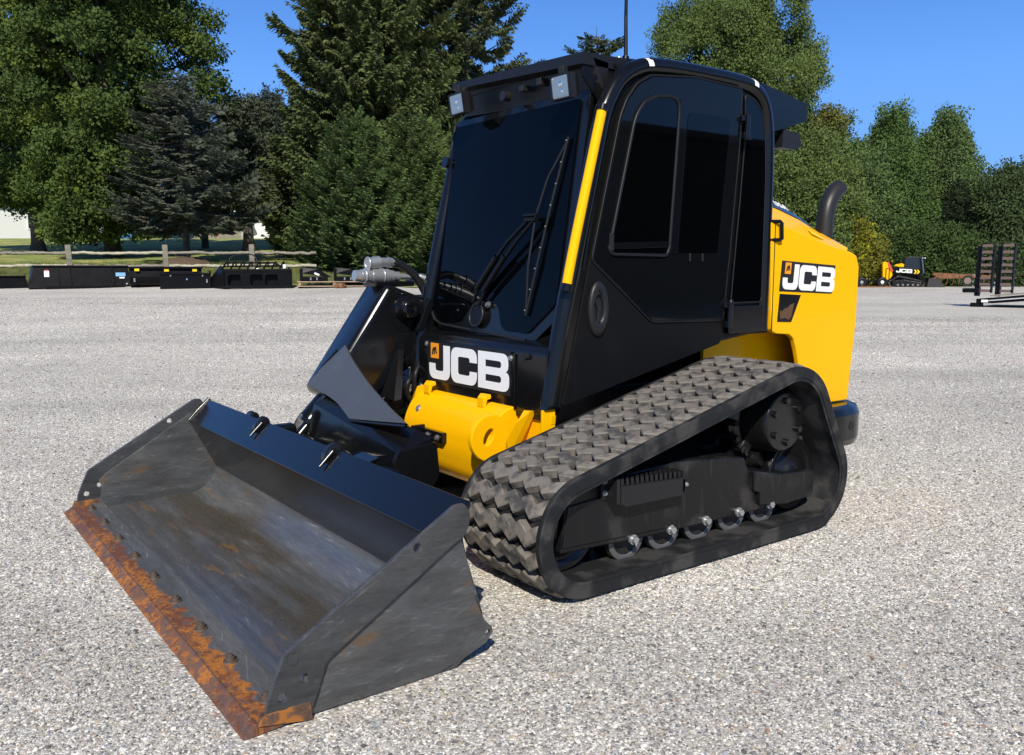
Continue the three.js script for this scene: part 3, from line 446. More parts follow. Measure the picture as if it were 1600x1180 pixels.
{ // windscreen: leans back, its lower edge cut round the wiper motor
  const at = (x, y, o = 0) => { const z = -0.45 - 0.189 * (y - 0.85); return [x, y + o * 0.186, z + o * 0.983]; };
  const plane = (pts, o, th, r) => { const g = extrude(r ? roundShape(pts, r) : shapeOf(pts), th, Math.min(0.0015, th / 3)); const p = g.attributes.position; for (let i = 0; i < p.count; i++) { const [x, y, z] = at(p.getX(i), p.getY(i), o + p.getZ(i)); p.setXYZ(i, x, y, z); } g.computeVertexNormals(); return g; };
  const fr = mesh('windscreen_frame', plane([[-0.592, 0.955], [-0.562, 1.80], [0.42, 1.80], [0.462, 0.93], [0.30, 0.80], [0.25, 0.795], [-0.44, 0.815], [-0.47, 0.835]], -0.02, 0.02, 0.02), M.black, loader);
  mesh('windscreen', plane([[-0.572, 0.965], [-0.545, 1.77], [0.375, 1.77], [0.412, 0.955], [0.26, 0.828], [0.10, 0.832], [0.065, 0.85], [0.02, 0.935], [-0.05, 0.955], [-0.18, 0.95], [-0.215, 0.905], [-0.26, 0.853], [-0.44, 0.845]], 0.0015, 0.006, 0.025), M.screen, fr);
  mesh('screen_edge', [bar([at(-0.588, 0.955, 0.004), at(-0.558, 1.78, 0.004)], 0.007), bar([at(-0.588, 0.955, 0.004), at(-0.465, 0.835, 0.004), at(0.25, 0.80, 0.004)], 0.007)], M.plastic, fr);
  for (const [x, y] of [[-0.575, 1.55], [-0.582, 1.25], [-0.588, 0.98]]) mesh('bolt', bolt(at(x, y, 0.006), [0, 0.18, 0.98], 0.007, 0.004), M.steel, fr);
  // pantograph wiper
  const w = mesh('wiper', [bar([at(-0.14, 0.94, 0.03), at(-0.07, 1.05, 0.045), at(0.10, 1.20, 0.06), at(0.205, 1.285, 0.05)], 0.0085), bar([at(-0.09, 0.93, 0.03), at(-0.02, 1.03, 0.045), at(0.15, 1.19, 0.06), at(0.245, 1.285, 0.05)], 0.0075), bar([at(-0.11, 1.00, 0.04), at(0.03, 1.135, 0.058)], 0.014), bar([at(-0.055, 0.99, 0.04), at(0.09, 1.135, 0.058)], 0.0115), rod(at(0.19, 1.285, 0.052), at(0.26, 1.285, 0.052), 0.011), rod(at(0.17, 1.305, 0.05), at(0.265, 1.305, 0.05), 0.008)], M.satin, loader);
  mesh('wiper_blade', [bar([at(0.345, 1.615, 0.018), at(0.305, 1.35, 0.022), at(0.24, 0.90, 0.018)], 0.0062), bar([at(0.342, 1.59, 0.022), at(0.285, 1.45, 0.045), at(0.25, 1.29, 0.05), at(0.245, 1.1, 0.046), at(0.243, 0.93, 0.022)], 0.0055)], M.gasket, w);
  const edge = []; for (let k = 0; k < 9; k++) edge.push(new THREE.SphereGeometry(0.0045, 6, 5).translate(...at(lerp(0.345, 0.24, k / 8), lerp(1.6, 0.92, k / 8), 0.026)));
  mesh('blade_clip', edge, M.steel, w);
  const mo = mesh('wiper_motor', [rod(at(-0.115, 0.885, -0.005), at(-0.115, 0.885, 0.02), 0.052, 0.048, 28)], M.satin, loader);
  mesh('motor_ring', new THREE.TorusGeometry(0.05, 0.006, 8, 32).rotateX(-0.19).translate(...at(-0.115, 0.885, 0.02)), M.plastic, mo);
  mesh('bolt', bolt(at(-0.045, 0.935, 0.012), [0, 0.18, 0.98], 0.014, 0.012), M.steel, mo);
  // dark fittings behind the top of the screen and the cab interior seen as shapes against it
  mesh('screen_catch', [rod(at(-0.565, 1.60, 0.008), at(-0.565, 1.60, 0.03), 0.028, 0.026, 18)], M.frit, loader);
}
{ // front panel with the letters
  const p = mesh('front_panel', [prismX([[-0.358, 0.523], [-0.362, 0.765], [-0.385, 0.79], [-0.46, 0.81], [-0.50, 0.81], [-0.44, 0.54], [-0.40, 0.51]], -0.495, 0.478, 0.006, 0.012), prismX([[-0.365, 0.50], [-0.362, 0.528], [-0.45, 0.535], [-0.45, 0.48]], -0.43, 0.44, 0.004)], M.black, loader);
  mesh('panel_skirt', prismX([[-0.352, 0.525], [-0.3535, 0.752], [-0.3585, 0.752], [-0.357, 0.525]], -0.475, 0.285, 0.001), M.black, loader);
  for (const [x, y] of [[-0.40, 0.747], [0.258, 0.734], [-0.458, 0.541], [0.205, 0.528]]) mesh('bolt', bolt([x, y, -0.353], [0, 0, 1], 0.0125, 0.008), M.zinc, p);
  mesh('rubber_stop', rod([0.355, 0.748, -0.37], [0.355, 0.748, -0.345], 0.016, 0.014, 16), M.plastic, p);
  mesh('corner_gusset', prismX([[-0.43, 0.955], [-0.36, 0.80], [-0.40, 0.80], [-0.46, 0.93]], -0.53, -0.505, 0.004), M.black, loader);
  const lp = logo(loader, 0.158, new THREE.BoxGeometry(0.65, 0.185, 0.003).translate(0.325, 0.0925, -0.0015), M.ink, 0.02, 0.014);
  lp.position.set(-0.392, 0.577, -0.3495); lp.rotation.x = -0.004;
}
{ // roof brow over the windscreen with two work lamps
  const P = (x, y, z) => [x, y + (0.0 - x) * 0.035, z];
  const br = mesh('roof_brow', [hull([P(-0.49, 1.945, -0.565), P(0.44, 1.945, -0.565), P(-0.49, 1.915, -0.56), P(0.44, 1.90, -0.56), P(-0.49, 1.96, -0.80), P(0.44, 1.95, -0.80), P(-0.49, 1.90, -0.8), P(0.44, 1.90, -0.8)]), hull([P(-0.49, 1.93, -0.62), P(0.44, 1.93, -0.62), P(-0.49, 1.80, -0.64), P(0.40, 1.79, -0.64), P(-0.49, 1.80, -0.7), P(0.44, 1.79, -0.7), P(-0.49, 1.92, -0.7), P(0.44, 1.92, -0.7)])], M.gasket, loader);
  const hp = shapeOf(zy([[-0.575, 1.93], [-0.575, 1.84], [-0.655, 1.755], [-0.675, 1.755], [-0.76, 1.90], [-0.78, 1.925]]));
  for (let k = 0; k < 3; k++) { const y = 1.885 - k * 0.03, z0 = -0.612 - k * 0.014, z1 = -0.70 + k * 0.018, h = new THREE.Path(); h.moveTo(-z0, y); h.lineTo(-z1, y); h.lineTo(-z1 - 0.004, y + 0.013); h.lineTo(-z0, y + 0.013); h.closePath(); hp.holes.push(h); }
  mesh('brow_bracket', extrude(hp, 0.008, 0.0015).applyMatrix4(BX).translate(0.425, 0, 0), M.satin, br);
  mesh('bolt', bolt([0.435, 1.90, -0.735], [1, 0, 0], 0.012, 0.01), M.satin, br);
  for (const [x, y, z, rx] of [[-0.372, 1.848, -0.53, 0.05], [0.378, 1.802, -0.525, 0.02]]) {
    const lamp = new THREE.Group(); lamp.name = 'work_lamp'; lamp.position.set(x, y, z); lamp.rotation.set(0.12, 0.12, rx); lamp.scale.setScalar(0.82); loader.add(lamp);
    mesh('lamp_housing', [hull([[-0.062, -0.058, 0.02], [0.062, -0.058, 0.02], [-0.062, 0.058, 0.02], [0.062, 0.058, 0.02], [-0.062, -0.058, -0.015], [0.062, -0.058, -0.015], [-0.062, 0.058, -0.015], [0.062, 0.058, -0.015], [-0.042, -0.04, -0.06], [0.042, -0.04, -0.06], [-0.042, 0.04, -0.06], [0.042, 0.04, -0.06]]), box(-0.018, 0.018, 0.05, 0.098, -0.02, 0.012, 0.004)], M.plastic, lamp);
    const rim = new THREE.Shape(); rim.moveTo(-0.06, -0.058); rim.lineTo(0.06, -0.058); rim.lineTo(0.06, 0.058); rim.lineTo(-0.06, 0.058); const h = new THREE.Path(); h.moveTo(-0.054, -0.052); h.lineTo(-0.054, 0.052); h.lineTo(0.054, 0.052); h.lineTo(0.054, -0.052); rim.holes.push(h);
    mesh('lamp_rim', extrude(rim, 0.016, 0.002).translate(0, 0, 0.018), M.gasket, lamp);
    mesh('lamp_lens', [prismZ([[-0.054, -0.052], [0.054, -0.052], [0.054, 0.052], [-0.054, 0.052]], 0.02, 0.030, 0.003, 0.012)], M.lens, lamp);
    const rs = []; for (let k = 0; k < 9; k++) rs.push(box(-0.047 + k * 0.0105, -0.0405 + k * 0.0105, -0.045, 0.045, 0.026, 0.0315, 0.002)); mesh('lens_rib', rs, M.lens, lamp).userData.kind = 'stuff';
    mesh('lamp_bulb', [new THREE.SphereGeometry(0.014, 12, 10).scale(1, 1, 0.4).translate(0.002, 0.012, 0.029), new THREE.SphereGeometry(0.011, 12, 10).scale(1, 1, 0.4).translate(0.012, -0.02, 0.029)], M.reflector, lamp);
  }
  mesh('camera_knob', [rod([-0.07, 1.84, -0.585], [-0.07, 1.84, -0.55], 0.022, 0.02, 16), box(0.02, 0.05, 1.845, 1.87, -0.62, -0.57, 0.004), box(0.14, 0.17, 1.85, 1.88, -0.62, -0.57, 0.004)], M.plastic, br);
}
{ // rear roof pod, rear lamp, corner grab, aerial
  mesh('roof_pod', hull([[0.45, 1.945, -1.64], [0.45, 1.888, -1.995], [0.45, 1.805, -2.0], [0.45, 1.742, -1.78], [0.45, 1.72, -1.68], [-0.5, 1.945, -1.64], [-0.5, 1.90, -1.995], [-0.5, 1.805, -2.0], [-0.5, 1.742, -1.77], [-0.5, 1.72, -1.68]]), M.black, loader);
  mesh('rear_lamp', [hull([[0.44, 1.755, -1.835], [0.44, 1.745, -1.96], [0.44, 1.685, -1.985], [0.44, 1.665, -1.93], [0.44, 1.67, -1.83], [0.33, 1.755, -1.835], [0.33, 1.745, -1.96], [0.33, 1.685, -1.985], [0.33, 1.67, -1.83]]), rod([0.40, 1.76, -1.78], [0.40, 1.725, -1.86], 0.009)], M.plastic, loader);
  mesh('corner_handle', bar([[0.50, 1.312, -1.665], [0.53, 1.313, -1.728], [0.53, 1.228, -1.734], [0.50, 1.228, -1.668]], 0.009), M.satin, loader);
  mesh('aerial', [rod([0.37, 1.90, -0.85], [0.37, 1.965, -0.862], 0.02, 0.014, 14), rod([0.37, 1.965, -0.862], [0.352, 2.13, -0.876], 0.0085, 0.0075, 10), rod([0.352, 2.13, -0.876], [0.33, 2.55, -0.90], 0.0075, 0.003, 10)], M.satin, loader);
  mesh('aerial_nut', rod([0.385, 1.935, -0.805], [0.385, 1.95, -0.81], 0.016, 0.014, 8), M.zinc, loader);
}
// --- engine cover at the back
{
  const side = [[-1.702, 0.802], [-1.672, 1.318], [-1.994, 1.243], [-2.168, 1.205], [-2.330, 1.180], [-2.385, 1.160], [-2.412, 1.105], [-2.410, 0.83], [-2.365, 0.41], [-1.975, 0.41], [-1.955, 0.53], [-1.928, 0.63], [-1.905, 0.70], [-1.880, 0.755], [-1.845, 0.778], [-1.74, 0.786]];
  const hood = mesh('engine_cover', prismX(side, 0.486, 0.514, 0.005, 0.012), M.yellow, loader);
  mesh('far_side_panel', prismX(side, -0.514, -0.486, 0.005, 0.012), M.yellow, hood);
  mesh('engine_bay', prismX([[-1.70, 0.50], [-1.69, 1.29], [-2.16, 1.19], [-2.33, 1.14], [-2.28, 0.42], [-1.9, 0.42]], -0.34, 0.34, 0.004), M.satin, hood);
  mesh('rear_panel', prismX([[-2.36, 1.15], [-2.395, 1.13], [-2.385, 0.77], [-2.345, 0.415], [-2.30, 0.415], [-2.34, 0.77]], -0.485, 0.485, 0.004), M.yellow, hood);
  mesh('front_panel_edge', box(-0.485, 0.485, 0.81, 1.31, -1.72, -1.69, 0.004), M.yellow, hood);
  mesh('cover_top', hull([[0.508, 1.312, -1.68], [0.508, 1.240, -1.994], [0.508, 1.202, -2.168], [0.508, 1.168, -2.33], [0.508, 1.1, -1.8], [-0.508, 1.312, -1.68], [-0.508, 1.240, -1.994], [-0.508, 1.168, -2.33], [-0.508, 1.1, -1.8], [0.37, 1.432, -1.69], [0.37, 1.388, -1.90], [0.37, 1.345, -2.07], [0.37, 1.295, -2.22], [0.36, 1.235, -2.35], [-0.37, 1.432, -1.69], [-0.37, 1.388, -1.90], [-0.37, 1.295, -2.22], [-0.36, 1.235, -2.35]]), M.yellow, hood);
  mesh('cover_bulge', hull([[0.46, 1.255, -2.12], [0.50, 1.195, -2.16], [0.36, 1.28, -2.30], [0.47, 1.20, -2.37], [0.30, 1.24, -2.40], [0.40, 1.18, -2.392], [0.20, 1.30, -2.2], [0.2, 1.22, -2.39], [0.50, 1.15, -2.3], [-0.3, 1.27, -2.26], [-0.3, 1.20, -2.38]]), M.yellow, hood);
  mesh('cover_seam', box(0.512, 0.5155, 0.80, 1.31, -1.706, -1.700, 0.001), M.ink, hood);
  mesh('top_grille', hull([[0.375, 1.430, -1.70], [0.375, 1.388, -1.90], [0.375, 1.345, -2.07], [0.375, 1.298, -2.21], [0.33, 1.468, -1.70], [0.33, 1.425, -1.90], [0.33, 1.382, -2.07], [0.33, 1.33, -2.21], [-0.375, 1.430, -1.70], [-0.375, 1.298, -2.21], [-0.33, 1.468, -1.70], [-0.33, 1.425, -1.90], [-0.33, 1.33, -2.21]]), M.black, hood);
  const font = await new FontLoader().loadAsync('fonts/droid/droid_sans_bold.typeface.json');
  const tx = V(0, -0.215, -0.977).normalize(), tn = V(0.66, 0.73, -0.16).normalize(), ty = tn.clone().cross(tx).normalize();
  mesh('cover_lettering', new TextGeometry('USA', { font, size: 0.042, depth: 0.002, curveSegments: 3 }).applyMatrix4(new THREE.Matrix4().makeBasis(tx, ty, tx.clone().cross(ty))).translate(0.374, 1.404, -1.885), M.sticker, hood);
  const lp = logo(loader, 0.122, shapeToPlate([[0, 0], [0.428, -0.019], [0.450, 0.122], [0.015, 0.145]]), M.ink, 0.018, 0.008);
  lp.position.set(0.5152, 0.988, -1.748); lp.rotation.y = Math.PI / 2;
  // letters follow the plate's slight fall
  for (const c of lp.children) { const p = c.geometry.attributes.position; for (let i = 0; i < p.count; i++) { const x = p.getX(i), y = p.getY(i); p.setXY(i, x * 0.875 + y * 0.1, y - x * 0.047 + 0.003); } p.needsUpdate = true; }
  const vent = mesh('vent_sticker', prismX([[-1.754, 0.976], [-1.920, 0.967], [-1.852, 0.838], [-1.742, 0.843]], 0.5145, 0.5165, 0.0005), M.black, loader);
  mesh('sticker_print', prismX([[-1.757, 0.90], [-1.772, 0.89], [-1.797, 0.905], [-1.822, 0.91], [-1.832, 0.92], [-1.868, 0.93], [-1.848, 0.865], [-1.832, 0.85], [-1.797, 0.86], [-1.762, 0.855]], 0.5164, 0.5171, 0), std(C(0.11, 0.055, 0.02), 0.5), vent);
  mesh('warning_label', hull([[0.488, 1.262, -2.03], [0.458, 1.288, -2.035], [0.486, 1.236, -2.13], [0.456, 1.262, -2.135], [0.490, 1.2645, -2.03], [0.460, 1.2905, -2.035], [0.488, 1.2385, -2.13]]), M.yellowLabel, hood);
  mesh('exhaust_pipe', [tube([[0.36, 1.15, -2.32], [0.36, 1.28, -2.322], [0.36, 1.38, -2.33], [0.36, 1.445, -2.355], [0.36, 1.495, -2.40], [0.36, 1.518, -2.44]], 0.044, 60, 20), rod([0.36, 1.15, -2.32], [0.36, 1.25, -2.322], 0.055, 0.05, 20)], phy(C(0.02, 0.02, 0.021), 0.42, { specularIntensity: 0.8 }), loader);
  mesh('exhaust_mouth', rod([0.36, 1.512, -2.43], [0.36, 1.5195, -2.4435], 0.038, 0.038, 20), M.ink, loader);
  const bp = [[-0.48, -2.0], [-0.61, -2.0], [-0.642, -2.12], [-0.625, -2.31], [-0.53, -2.44], [-0.40, -2.48], [0.40, -2.48], [0.53, -2.44], [0.625, -2.31], [0.642, -2.12], [0.61, -2.0], [0.48, -2.0]];
  const bu = mesh('rear_bumper', prismY(bp, 0.19, 0.405, 0.045, 0.1), M.black, loader);
  mesh('bumper_hole', discX(0.622, 0.637, 0.305, -2.22, 0.022, 20), M.ink, bu);
}
function shapeToPlate(p) { return extrude(shapeOf(p), 0.002, 0.0005).translate(0, 0, -0.001); }

// --- single loader arm down the machine's right side, hitch and bucket
{
  const arm = mesh('loader_arm', prismX([[-0.235, 1.016], [0.098, 0.550], [0.088, 0.515], [0.0, 0.47], [-0.16, 0.485], [-0.36, 0.62], [-0.62, 0.70], [-1.9, 0.74], [-1.95, 0.92], [-0.62, 0.965], [-0.42, 0.962], [-0.335, 0.992], [-0.27, 1.016]], -0.785, -0.556, 0.034, 0.03, [], 8), M.black, loader); arm.geometry = toCreasedNormals(arm.geometry, 0.45);
  const pin = mesh('pivot_pin', [latheX([[0.062, -0.558], [0.06, -0.535], [0.046, -0.53], [0.046, -0.495], [0.038, -0.485], [0.02, -0.484], [0.018, -0.49], [0, -0.49]], 0.905, -0.325, 32), discX(-0.56, -0.552, 0.87, -0.325, 0.075, 32)], M.black, arm);
  mesh('bolt', bolt([-0.485, 0.905, -0.325], [1, 0, 0], 0.012, 0.006), M.black, pin);
  mesh('arm_rib', hull([[-0.56, 0.715, -0.278], [-0.52, 0.715, -0.27], [-0.56, 0.50, -0.19], [-0.44, 0.485, -0.195], [-0.56, 0.715, -0.30], [-0.52, 0.71, -0.296], [-0.44, 0.49, -0.235], [-0.56, 0.48, -0.25]]), M.blackWeld, arm);
  // plate in the plane of the arm's face that sweeps across to the cross tube
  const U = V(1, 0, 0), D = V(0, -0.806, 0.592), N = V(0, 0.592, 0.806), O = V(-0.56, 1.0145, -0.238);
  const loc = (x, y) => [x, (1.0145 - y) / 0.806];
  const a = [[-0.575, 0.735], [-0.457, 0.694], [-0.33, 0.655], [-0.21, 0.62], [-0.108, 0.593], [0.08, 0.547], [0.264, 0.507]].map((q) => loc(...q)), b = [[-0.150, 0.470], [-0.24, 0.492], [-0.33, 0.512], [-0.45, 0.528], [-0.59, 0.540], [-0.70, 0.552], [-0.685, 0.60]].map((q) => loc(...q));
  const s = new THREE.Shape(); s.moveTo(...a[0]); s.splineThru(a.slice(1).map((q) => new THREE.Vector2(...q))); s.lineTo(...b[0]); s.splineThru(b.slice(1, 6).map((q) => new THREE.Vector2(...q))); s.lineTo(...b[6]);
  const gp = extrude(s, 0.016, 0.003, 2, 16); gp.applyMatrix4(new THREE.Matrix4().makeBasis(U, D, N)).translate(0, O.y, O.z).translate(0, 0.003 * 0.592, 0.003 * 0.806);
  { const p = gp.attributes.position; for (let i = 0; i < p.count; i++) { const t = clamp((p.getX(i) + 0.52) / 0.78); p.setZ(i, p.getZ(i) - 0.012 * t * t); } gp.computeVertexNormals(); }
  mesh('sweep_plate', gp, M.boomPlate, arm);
  mesh('weld_bead', [tube([[-0.150, 0.472, 0.163], [0.05, 0.488, 0.152], [0.262, 0.507, 0.139]], 0.007, 30, 8), tube([[-0.62, 0.72, 0.0], [-0.66, 0.655, 0.045], [-0.68, 0.60, 0.085]], 0.006, 20, 8)], M.blackWeld, arm);
  const ct = mesh('cross_tube', hull([[-0.52, 0.535, 0.09], [-0.50, 0.50, 0.175], [-0.50, 0.25, 0.24], [-0.50, 0.20, 0.02], [-0.5, 0.46, -0.06], [0.258, 0.450, 0.02], [0.258, 0.402, 0.168], [0.258, 0.285, 0.185], [0.258, 0.236, 0.09], [0.258, 0.28, 0.02], [-0.19, 0.508, 0.135], [0.20, 0.478, 0.06]]), M.black, loader);
  mesh('tube_end_plate', prismX([[0.182, 0.418], [0.012, 0.436], [0.0, 0.30], [0.03, 0.262], [0.088, 0.222], [0.198, 0.28], [0.205, 0.37]], 0.258, 0.276, 0.004, 0.014), M.satin, ct);
  mesh('tube_web', [prismX([[0.13, 0.50], [0.20, 0.47], [0.23, 0.28], [0.21, 0.10], [0.05, 0.10], [0.05, 0.45]], -0.47, -0.44, 0.005), prismX([[0.10, 0.55], [0.16, 0.50], [0.2, 0.35], [0.1, 0.3]], -0.53, -0.50, 0.006)], M.black, ct);
  // tilt ram under the arm
  const ram = mesh('tilt_ram', [rod([-0.65, 0.60, -0.08], [-0.65, 0.39, 0.13], 0.06, 0.06, 24), rod([-0.65, 0.39, 0.13], [-0.65, 0.375, 0.145], 0.05, 0.046, 24)], M.black, loader);
  mesh('ram_rod', rod([-0.65, 0.40, 0.12], [-0.65, 0.28, 0.24], 0.025, 0.025, 16), M.blackWeld, ram);
  mesh('ram_eye', [discX(-0.69, -0.61, 0.285, 0.245, 0.045, 24)], M.black, ram);
  // hydraulic couplings on the elbow
  const cp = mesh('coupling', [rod([-0.655, 1.062, -0.112], [-0.655, 1.060, -0.145], 0.026, 0.029, 18), rod([-0.655, 1.060, -0.145], [-0.655, 1.060, -0.20], 0.031, 0.031, 18), rod([-0.655, 1.06, -0.20], [-0.655, 1.058, -0.29], 0.035, 0.035, 18), rod([-0.655, 1.058, -0.29], [-0.655, 1.057, -0.315], 0.03, 0.03, 18), rod([-0.655, 1.057, -0.32], [-0.655, 1.056, -0.35], 0.024, 0.024, 6), rod([-0.655, 1.06, -0.245], [-0.655, 1.115, -0.25], 0.012, 0.012, 12), rod([-0.655, 1.118, -0.185], [-0.655, 1.125, -0.245], 0.027, 0.03, 18), rod([-0.655, 1.125, -0.245], [-0.655, 1.125, -0.285], 0.023, 0.021, 18), rod([-0.655, 1.125, -0.29], [-0.655, 1.122, -0.32], 0.026, 0.022, 6), new THREE.TorusGeometry(0.028, 0.006, 8, 20).translate(-0.655, 1.118, -0.185), new THREE.TorusGeometry(0.031, 0.005, 8, 20).translate(-0.655, 1.060, -0.165), new THREE.TorusGeometry(0.035, 0.004, 8, 20).translate(-0.655, 1.059, -0.26)], M.zinc, loader);
  mesh('coupling_bracket', [box(-0.72, -0.59, 1.01, 1.034, -0.40, -0.19, 0.006)], M.black, cp);
  mesh('hydraulic_pipe', [tube([[-0.655, 1.056, -0.34], [-0.65, 1.056, -0.42], [-0.63, 1.052, -0.47], [-0.60, 1.01, -0.53], [-0.59, 0.95, -0.6]], 0.014, 30, 10), tube([[-0.70, 1.04, -0.42], [-0.66, 1.03, -0.45], [-0.61, 0.99, -0.52], [-0.6, 0.93, -0.58]], 0.013, 30, 10)], M.zinc, cp);
  mesh('hydraulic_hose', tube([[-0.655, 1.122, -0.31], [-0.65, 1.112, -0.36], [-0.64, 1.06, -0.43], [-0.63, 1.0, -0.47], [-0.62, 0.93, -0.5]], 0.02, 40, 10), M.gasket, cp);
  mesh('arm_hose', [tube([[-0.52, 0.60, -0.36], [-0.49, 0.56, -0.30], [-0.5, 0.50, -0.3], [-0.5, 0.42, -0.36]], 0.014, 30, 8), tube([[-0.5, 0.66, -0.38], [-0.47, 0.60, -0.33], [-0.48, 0.52, -0.33], [-0.48, 0.42, -0.38]], 0.013, 30, 8)], M.gasket, loader);
  // quick hitch behind the bucket
  const hi = mesh('quick_hitch', [prismX([[0.31, 0.36], [0.38, 0.36], [0.385, 0.12], [0.35, 0.06], [0.29, 0.10]], -0.62, 0.34, 0.01), ...[-0.62, -0.46, -0.10, 0.10, 0.30].map((x) => prismX([[0.16, 0.30], [0.22, 0.37], [0.36, 0.40], [0.40, 0.36], [0.36, 0.10], [0.26, 0.08], [0.16, 0.20]], x, x + 0.03, 0.005, 0.03)), rod([-0.63, 0.295, 0.24], [-0.40, 0.295, 0.24], 0.03, 0.03, 20), hull([[-0.60, 0.36, 0.30], [-0.4, 0.36, 0.30], [-0.6, 0.33, 0.42], [-0.4, 0.33, 0.42], [-0.58, 0.40, 0.32], [-0.42, 0.40, 0.32]]), box(-0.50, -0.44, 0.36, 0.43, 0.28, 0.40, 0.015), hull([[0.12, 0.40, 0.25], [0.25, 0.40, 0.25], [0.12, 0.36, 0.40], [0.25, 0.36, 0.40], [0.14, 0.30, 0.25], [0.25, 0.3, 0.4]])], M.black, loader);
  mesh('hitch_pin', [discX(-0.415, -0.39, 0.31, 0.23, 0.03, 24)], M.blackWeld, hi);
  mesh('hitch_lever', [tube([[-0.60, 0.37, 0.30], [-0.66, 0.385, 0.34], [-0.74, 0.36, 0.42]], 0.012, 20, 8)], M.black, hi);
  mesh('yellow_flag', box(-0.40, -0.36, 0.345, 0.372, 0.262, 0.272, 0.002), M.yellowLabel, hi);

  // bucket
  const HW = 1.155, prof = [];
  prof.push([1.04, 0.010], [0.93, 0.010], [0.80, 0.010], [0.70, 0.011], [0.60, 0.012]);
  for (let k = 1; k <= 10; k++) { const t = k / 10 * 1.45; prof.push([0.56 - 0.145 * Math.sin(t), 0.012 + 0.150 * (1 - Math.cos(t))]); }
  prof.push([0.450, 0.22], [0.482, 0.36]);
  const nx = 60, pos = [], uv = [], idx = []; let L = 0; const rr = rng(71);
  const dents = [...Array(9)].map(() => [rr() * 2.2 - 1.1, 0.25 + rr() * 0.5, 0.1 + 0.15 * rr(), (rr() - 0.5) * 0.010]);
  const fine = []; for (let i = 0; i < prof.length - 1; i++) for (let k = 0; k < 4; k++) fine.push([lerp(prof[i][0], prof[i + 1][0], k / 4), lerp(prof[i][1], prof[i + 1][1], k / 4)]); fine.push(prof.at(-1));
  fine.forEach(([z, y], j) => { if (j) L += Math.hypot(z - fine[j - 1][0], y - fine[j - 1][1]); for (let i = 0; i <= nx; i++) { const x = lerp(-HW, HW, i / nx); let d = 0; for (const [dx, dl, w, h] of dents) d += h * Math.exp(-((x - dx) ** 2 + (L - dl) ** 2) / (w * w)); pos.push(x, Math.max(0.006, y + Math.min(d, 0.008)), z); uv.push(i / nx, L / 1.12); } });
  for (let j = 0; j < fine.length - 1; j++) for (let i = 0; i < nx; i++) { const q = j * (nx + 1) + i; idx.push(q, q + 1, q + nx + 1, q + 1, q + nx + 2, q + nx + 1); }
  const pg = new THREE.BufferGeometry(); pg.setAttribute('position', new THREE.Float32BufferAttribute(pos, 3)); pg.setAttribute('uv', new THREE.Float32BufferAttribute(uv, 2)); pg.setIndex(idx); pg.computeVertexNormals();
  const bk = new THREE.Group(); bk.name = 'bucket'; loader.add(bk); bk.userData.label = 'wide scuffed black steel bucket with a rusty orange cutting edge';
  const pan = mesh('bucket_pan', pg, M.pan, bk, false);
  const back = mesh('bucket_back', prismX([...prof.slice(2).map(([z, y]) => [z - 0.008, y - 0.006]), [0.475, 0.36], [0.443, 0.22], [0.407, 0.13], [0.43, 0.05], [0.50, 0.003], [0.80, 0.001]], -HW, HW, 0.001), M.wornDark, bk);
  const ce = mesh('cutting_edge', prismX([[1.098, 0.003], [1.062, 0.026], [0.934, 0.027], [0.932, 0.0115], [1.09, 0.001]], -1.168, 1.168, 0), M.rust, bk, false);
  { const g = ce.geometry.toNonIndexed(), p = g.attributes.position, w = new Float32Array(p.count * 2); for (let i = 0; i < p.count; i++) { w[2 * i] = (p.getX(i) + 1.2) / 2.4; w[2 * i + 1] = clamp((1.098 - p.getZ(i)) / 0.165, 0.01, 0.99); } g.setAttribute('uv', new THREE.BufferAttribute(w, 2)); ce.geometry = g; }
  for (let k = 0; k < 9; k++) { const x = -1.065 + k * 0.2655; const bt = mesh('edge_bolt', [rod([x, 0.024, 1.0], [x, 0.031, 1.0], 0.021, 0.019, 16), rod([x, 0.03, 1.0], [x, 0.042, 1.0], 0.0145, 0.0135, 6), rod([x, 0.042, 1.0], [x, 0.049, 1.0], 0.008, 0.0075, 12)], M.oldBolt, bk); bt.rotation.y = 0; }
  for (const S of [-1, 1]) {
    const X = (a, b) => S > 0 ? [a, b] : [-b, -a], h = (z, y) => { const q = new THREE.Path(); q.absarc(-z, y, 0.0115, 0, 2 * Math.PI, true); return q; };
    const wall = [[0.53, 0.405], [0.915, 0.165], [0.948, 0.135], [0.935, 0.105], [0.955, 0.006], [0.70, 0.004], [0.56, 0.005], [0.47, 0.024], [0.395, 0.050], [0.372, 0.075], [0.376, 0.092], [0.400, 0.115], [0.43, 0.18], [0.452, 0.28], [0.478, 0.37], [0.475, 0.405]];
    const hole = new THREE.Path(); hole.absarc(-0.39, 0.078, 0.008, 0, 2 * Math.PI, true);
    mesh('side_plate', prismX(wall, ...X(1.143, 1.157), 0.002, 0, [hole]), M.worn, bk);
    mesh('side_cutter', prismX([[0.505, 0.470], [0.99, 0.186], [1.035, 0.085], [1.045, 0.03], [0.925, 0.026], [0.915, 0.05], [0.882, 0.138], [0.500, 0.368], [0.478, 0.374], [0.462, 0.40], [0.455, 0.435], [0.472, 0.468]], ...X(1.157, 1.171), 0.003, 0.012, [h(0.623, 0.375), h(0.944, 0.112), h(1.0, 0.078)]), M.wornDark, bk);
    mesh('cutter_bolt', discX(...X(1.168, 1.1735), 0.168, 0.971, 0.014, 18), M.wornDark, bk);
    mesh('edge_corner', prismX([[1.06, 0.026], [1.05, 0.05], [0.93, 0.05], [0.925, 0.0]], ...X(1.156, 1.175), 0.002), M.rustPlain, bk);
  }
